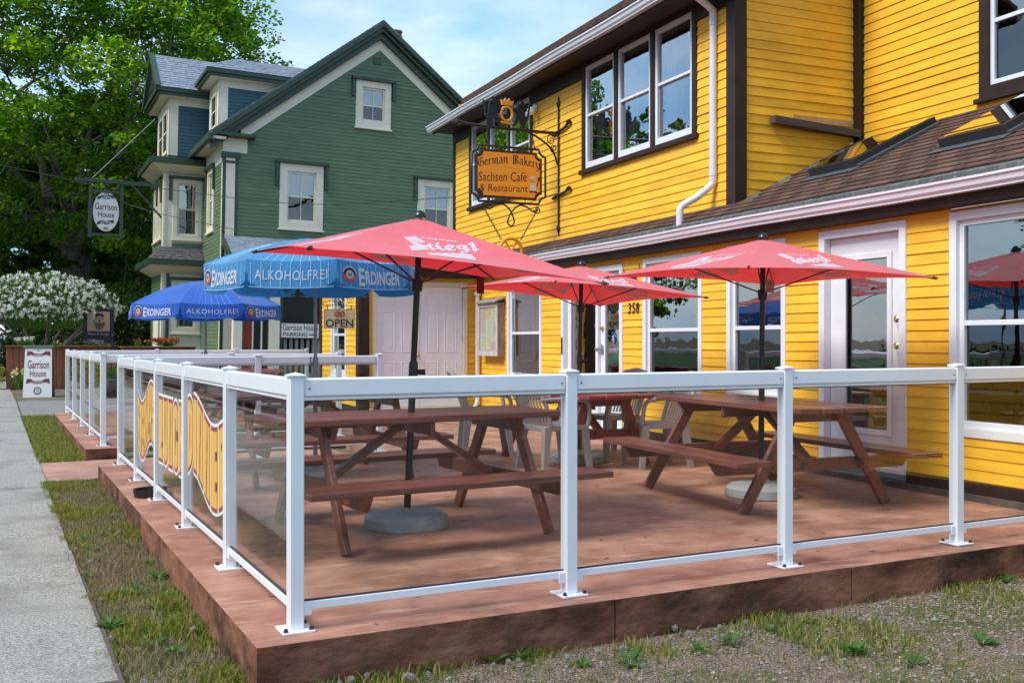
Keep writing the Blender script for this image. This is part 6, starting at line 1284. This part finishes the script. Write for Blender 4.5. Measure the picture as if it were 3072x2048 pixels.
def clump(label,loc,r,h,n,lm,fl=None,nf=0,s=.07,group='plants in the planters and garden',name='garden_plant'):
    t=thing(name,label,'plant',loc,0,group); LOCAL.add(t); k=MB()
    for i in range(n):
        a=rnd(0,6.28); q=r*rnd(0,1)**.6; b=V((q*.4*cos(a),q*.4*sin(a),0)); e=V((q*cos(a),q*sin(a),h*rnd(.4,1))); d=(e-b).normalized(); leaf(k,b.lerp(e,rnd(.3,1)),s*rnd(.7,1.4),d,None,.4)
    tag(obj('leaves',k,lm,t),kind='stuff')
    if fl:
        k=MB()
        for i in range(nf):
            a=rnd(0,6.28); q=r*rnd(0,1)**.5; c_=V((q*cos(a),q*sin(a),h*rnd(.75,1.15)))
            for j in range(5): leaf(k,c_+rvec()*s*.3,s*.6,None,(V((0,0,1))+rvec()*.6).normalized(),.9)
        tag(obj('flowers',k,fl,t),kind='stuff')
    return t
ORF=leafmat('orange_flowers',[(.35,.05,.01),(.55,.09,.015),(.5,.03,.01)],.2); YEF=leafmat('pale_daffodils',[(.7,.6,.25),(.75,.7,.45),(.7,.5,.08)],.2); PUF=leafmat('purple_flowers',[(.2,.08,.35),(.3,.15,.45)],.2)
clump('low white-green plant at the street end of the long planter',(-1.0,30.6,1.05),.28,.24,260,GPL,BLO,30); clump('small green plant in the middle of the long planter',(-.2,30.65,1.05),.2,.12,120,GPL); clump('small purple flowering plant under the bistro board',(.62,30.7,1.05),.16,.16,120,GPL,PUF,16); clump('trailing plant at the far end of the long planter',(.95,30.6,1.05),.2,.1,120,GPL)
clump('orange flowers heaped in the planter by the bay tower',(2.55,29.35,1.05),.36,.20,240,GPL,ORF,120,s=.08); clump('small orange flower at the near end of the flower planter',(1.8,29.3,1.05),.12,.18,60,GPL,ORF,10); clump('tiny orange flower in the middle of the flower planter',(2.1,29.3,1.05),.10,.16,60,GPL,ORF,8)
clump('clump of pale daffodils beside the sandwich board',(-1.05,29.2,-.1),.28,.55,260,GPL,YEF,26,s=.09); clump('yellow-leaved shrub shoots rising between the two planters',(1.28,29.9,0),.22,1.6,90,leafmat('yellow_shoots',[(.25,.26,.05),(.4,.36,.1)],.3),s=.06)
# half barrel with flowers, seen through the far railing
hb=thing('barrel_planter','old half-barrel planter with red flowers seen through the far railing','planter',(.95,25.4,zg(25)),0); k=MB(); k.lathe([(.26,0),(.32,.25),(.33,.42),(.30,.43),(.28,.38),(.01,.38)],20,(.95,25.4,zg(25))); obj('staves',k,wood('barrel_oak',(.07,.055,.045),(.16,.13,.10),rough=.9,stretch=(9,9,1)),hb,smooth=40); k=MB(); k.lathe([(.318,.10),(.318,.13)],20,(.95,25.4,zg(25))); obj('hoop',k,RUST,hb)
clump('red and white flowers growing in the half barrel',(.95,25.4,zg(25)+.38),.3,.4,220,GPL,leafmat('red_white_flowers',[(.5,.02,.02),(.6,.1,.08),(.7,.65,.6)],.2),26,s=.08)
# ---------------------------------------------------------------- grass, weeds, gravel
GRASS=leafmat('grass_blades',[(.05,.105,.010),(.085,.155,.014),(.13,.20,.02),(.19,.235,.03),(.28,.25,.06),(.36,.29,.11),(.40,.31,.15)],.35,.6); STRAW=leafmat('dry_straw',[(.16,.115,.06),(.26,.20,.12),(.34,.28,.18)],.2,.8)
def blades(name,area,count,hmin,hmax,dens,lm,width=.0035):
    k=MB()
    (u0,u1,v0,v1)=area; vs=k.v; fs=k.f
    for _ in range(count):
        u=rnd(u0,u1); v=rnd(v0,v1); p=UV(u,v); d=dens(u,v,mnoise.noise(V((p.x*1.3,p.y*1.3,1.7)))+.5*mnoise.noise(V((p.x*4,p.y*4,5.))))
        if rnd(0,1)>d: continue
        h=rnd(hmin,hmax)*(.6+.6*d); a=rnd(0,2*pi); ca,sa=cos(a)*width,sin(a)*width; lx,ly=rnd(-.7,.7)*h,rnd(-.7,.7)*h; z=zg(p.y)-.004; b=len(vs)
        vs+= [(p.x-ca,p.y-sa,z),(p.x+ca,p.y+sa,z),(p.x+lx*.45+ca*.7,p.y+ly*.45+sa*.7,z+h*.62),(p.x+lx*.45-ca*.7,p.y+ly*.45-sa*.7,z+h*.62),(p.x+lx,p.y+ly,z+h)]
        fs+= [(b,b+1,b+2,b+3),(b+3,b+2,b+4)]
    return tag(obj(name,k,lm),kind='stuff')
def sm(a,b,x): t=min(1,max(0,(x-a)/(b-a))); return t*t*(3-2*t)
random.seed(41)
g1=blades('grass',(-.70,-.19,-2.6,6.4),80000,.02,.06,lambda u,v,n:.10+.85*sm(-.2,.35,n),GRASS); tag(g1,'patchy green grass strip between the pavement and the patio','grass')
g2=blades('grass',(-.66,-.18,8.0,15.2),24000,.02,.06,lambda u,v,n:.5+.5*sm(-.3,.3,n),GRASS,.005); tag(g2,'green grass strip beside the far patio','grass')
def front(u,v,n):
    e=sm(-1.2,-.2,v)*.7+.2; return e*(sm(-.1,.4,n)*.88+.12)*(1-.5*sm(2.2,4.6,u))*(1-.35*sm(-.8,-1.7,v))
g3=blades('grass',(-.5,6.2,-2.3,-.16),85000,.02,.065,front,GRASS); tag(g3,'sparse weedy grass along the foot of the patio front','grass')
st=blades('straw',(-.6,6.2,-2.3,-.16),30000,.012,.04,lambda u,v,n:.7,STRAW,.0022); tag(st,'dry straw bits scattered over the bare ground','straw'); st2=blades('straw',(-.7,-.19,-2.6,6.4),22000,.015,.05,lambda u,v,n:.35+.65*sm(.2,-.4,n),STRAW,.0024); tag(st2,'dry straw bits in the pavement-side grass strip','straw')
far=blades('grass',(-9,-.7,16,40),1,.02,.03,lambda u,v,n:0,GRASS); bpy.data.objects.remove(far)
k=MB(); GRVL=leafmat('loose_gravel',[(.11,.085,.07),(.18,.14,.115),(.25,.20,.17),(.32,.27,.235),(.13,.115,.11)],0.,.9)
for i in range(17000):
    u=rnd(-.3,6.3); v=-.2-abs(random.gauss(0,1))*.95
    if v<-2.6 or rnd(0,1)>.25+.75*sm(.5,4,u): continue
    p=UV(u,v); s=rnd(.004,.013)*(1.6 if rnd(0,1)>.96 else 1); z=zg(p.y)+s*.2; a=rnd(0,3.14); c_,s_=cos(a)*s,sin(a)*s; q=rnd(.6,.9)
    k.add([(p.x+c_,p.y+s_,z),(p.x-s_*q,p.y+c_*q,z+s*.15),(p.x-c_,p.y-s_,z),(p.x+s_*q,p.y-c_*q,z+s*.1),(p.x+s*.2,p.y,z+s*.65),(p.x,p.y,z-s*.5)],[(0,1,4),(1,2,4),(2,3,4),(3,0,4),(1,0,5),(2,1,5),(3,2,5),(0,3,5)])
gv=tag(obj('gravel',k,GRVL),kind='stuff'); tag(gv,'loose reddish-grey gravel over the bare ground in front of the patio','gravel')
WEED=leafmat('weed_leaves',[(.03,.10,.02),(.055,.15,.025),(.09,.2,.035)],.35)
random.seed(51)
spots=[]
for (px,py) in ((870,1935),(1030,1960),(1260,2010),(1480,1985),(1560,1975),(1890,1990),(2100,1955),(2190,1930),(2430,1870),(2600,1800),(2700,1770),(2880,1760),(2560,1960),(2740,1990),(2950,1930),(3020,1745),(1750,1995),(2310,1890)):
    r=_ray(px,py); d=(-.2-1.195)/r.z; spots.append((r*d)+V((0,0,1.195)))
for i in range(26): spots.append(UV(rnd(-.62,-.25),rnd(-.6,6),-.19))
for i,p in enumerate(spots):
    k=MB(); n=random.randint(7,13); sz=rnd(.05,.1)
    for j in range(n):
        a=2*pi*j/n+rnd(-.3,.3); d=V((cos(a),sin(a),rnd(.25,1.1))).normalized(); m=p+d*sz*.55; x=d.cross(V((0,0,1))).normalized()*sz*.16; e=p+d*sz+V((0,0,-.012)); k.add([p,m+x,e,m-x],[(0,1,2,3)])
    w=tag(obj('weed',k,WEED),'leafy green weed rosette rooted in the ground by the patio','weed','weed rosettes round the patio')
# dandelion seed heads
FLUF=leafmat('dandelion_fluff',[(.34,.33,.30),(.46,.45,.42),(.40,.38,.34)],.6,.9)
def dandelion():
    t=thing('dandelion','fluffy grey dandelion seed head standing in the grass by the patio','dandelion',(0,0,0),0,'dandelion seed heads'); LOCAL.add(t)
    k=MB(); k.tube([V((0,0,0)),V((.004,.002,.03)),V((.0,.0,.035))],.0014,5); obj('stem',k,flat('dandelion_stem',(.12,.16,.05),.7),t)
    k=MB(); c_=V((0,0,.042)); k.lathe([(.001,-.006),(.005,0),(.001,.006)],6,c_)
    for i in range(70):
        d=rvec(); e=c_+d*.0125*rnd(.8,1.1); x=d.orthogonal().normalized()*.0022; y=d.cross(x).normalized()*.0022; k.add([e-x,e+y,e+x,e-y,c_],[(0,1,2,3),(0,4,2)])
    tag(obj('seed_head',k,FLUF,t),kind='stuff'); return t
dd0=dandelion(); used=False
for (px,py) in ((1018,2035),(1055,2032),(1105,2015),(1215,2017),(1282,2004),(1240,2018),(1428,2012),(1482,1978),(1525,1970),(1557,1963),(1565,1992),(1790,1945),(1866,1938),(1803,1984),(1870,2018),(1935,1981),(2030,1877),(2062,1893),(2163,1867),(2172,1900),(2145,1906),(2197,1907),(2313,1865),(2235,1862),(2578,1845),(2585,1852),(2657,1848),(2906,1836),(2414,1980),(343,1548),(238,1618),(230,1650),(272,1688),(330,1905),(428,2038),(577,1880),(358,1600),(300,1790),(2560,1835),(1700,1960)):
    r=_ray(px,py); d=(-.2+.05-1.195)/r.z; p=r*d+V((0,0,1.195)); o=dd0 if not used else dup(dd0); used=True; o.location=(p.x,p.y,zg(p.y)-.004); s=rnd(.85,1.25); o.scale=(s,s,s); o.rotation_euler=(rnd(-.2,.2),rnd(-.2,.2),rnd(0,6))
# leaf scraps and twigs on the patio
k=MB(); TW=leafmat('twig_scraps',[(.05,.03,.02),(.12,.08,.05),(.28,.24,.16),(.04,.06,.02)],0.,.9)
for i in range(170):
    p=UV(rnd(-.18,5.3),rnd(-.15,5.6),.0035); a=rnd(0,6.28); L=rnd(.008,.035)*(2.2 if rnd(0,1)>.95 else 1); w=rnd(.0012,.004); d=V((cos(a)*L,sin(a)*L,0)); x=V((-sin(a)*w,cos(a)*w,0)); k.add([p-d-x,p-d+x,p+d*.9+x+V((0,0,.003)),p+d-x+V((0,0,.004)),p+V((0,0,.005))],[(0,4,1),(1,4,2),(2,4,3),(3,4,0)])
tw=tag(obj('twig_litter',k,TW),kind='stuff'); tag(tw,'scattered twigs and leaf scraps on the red patio','litter')
# ---------------------------------------------------------------- the other side of the street (mirrored in the windows)
LAWN=mat('far_lawn',(.05,.11,.02),rough=.95,var=.3,scale=3,world=True)
m=MB(); uvbox(m,-60,-10.6,-60,90,-.05,.012,zg); struct('lawn',m,LAWN)
for loc,rz,sc,lab in (((-21,3,-.1),.7,.8,'leafy maple on the lawn across the street, opposite the patio'),((-19,19,-.1),2.6,.7,'leafy maple across the street, opposite the green house'),((-26,-13,-.1),3.9,.9,'leafy maple across the street, behind the viewer')):
    o=dup(big); o.location=loc; o.rotation_euler=(0,0,rz); o.scale=(sc,)*3; o['label']=lab
wh=thing('white_house','white gabled house across the street, mirrored in the windows','house',(-26,10,0)); k=MB(); k.box(-30,-23,5,14,-.3,4.6); k.add([(-23,5,4.6),(-30,5,4.6),(-26.5,5,7.4),(-23,14,4.6),(-30,14,4.6),(-26.5,14,7.4)],[(0,1,2),(4,3,5)]); obj('wall',k,WHITE,wh)
k=MB(); k.hexa([V((-22.6,4.6,4.35)),V((-26.5,4.6,7.5)),V((-26.5,14.4,7.5)),V((-22.6,14.4,4.35)),V((-22.6,4.6,4.5)),V((-26.5,4.6,7.65)),V((-26.5,14.4,7.65)),V((-22.6,14.4,4.5))]); k.hexa([V((-26.5,4.6,7.5)),V((-30.4,4.6,4.35)),V((-30.4,14.4,4.35)),V((-26.5,14.4,7.5)),V((-26.5,4.6,7.65)),V((-30.4,4.6,4.5)),V((-30.4,14.4,4.5)),V((-26.5,14.4,7.65))]); obj('roof',k,SHB,wh)
for y in (6.2,8.6,11,12.8):
    for z in (.9,3.0): k=MB(); k.box(-23.0,-22.95,y,y+.9,z,z+1.3); obj('window',k,flat('dark_pane',(.02,.025,.03),.04),wh)
fe=thing('iron_fence','black iron picket fence across the street, mirrored in the windows','fence',(-12,6,0))
k=MB(); k.beam((-12,-20,.95),(-12,26,.95),.03,.04); k.beam((-12,-20,.15),(-12,26,.15),.03,.04); obj('fence_rail',k,BLACK,fe)
pm=MB(); pm.box(-.01,.01,-.01,.01,-.2,1.1); pme=mesh('picket',pm,BLACK)
for i in range(230): o=bpy.data.objects.new('picket',pme); C.objects.link(o); o.parent=fe; o.location=V((-12,-20+i*.2,0))-fe.location
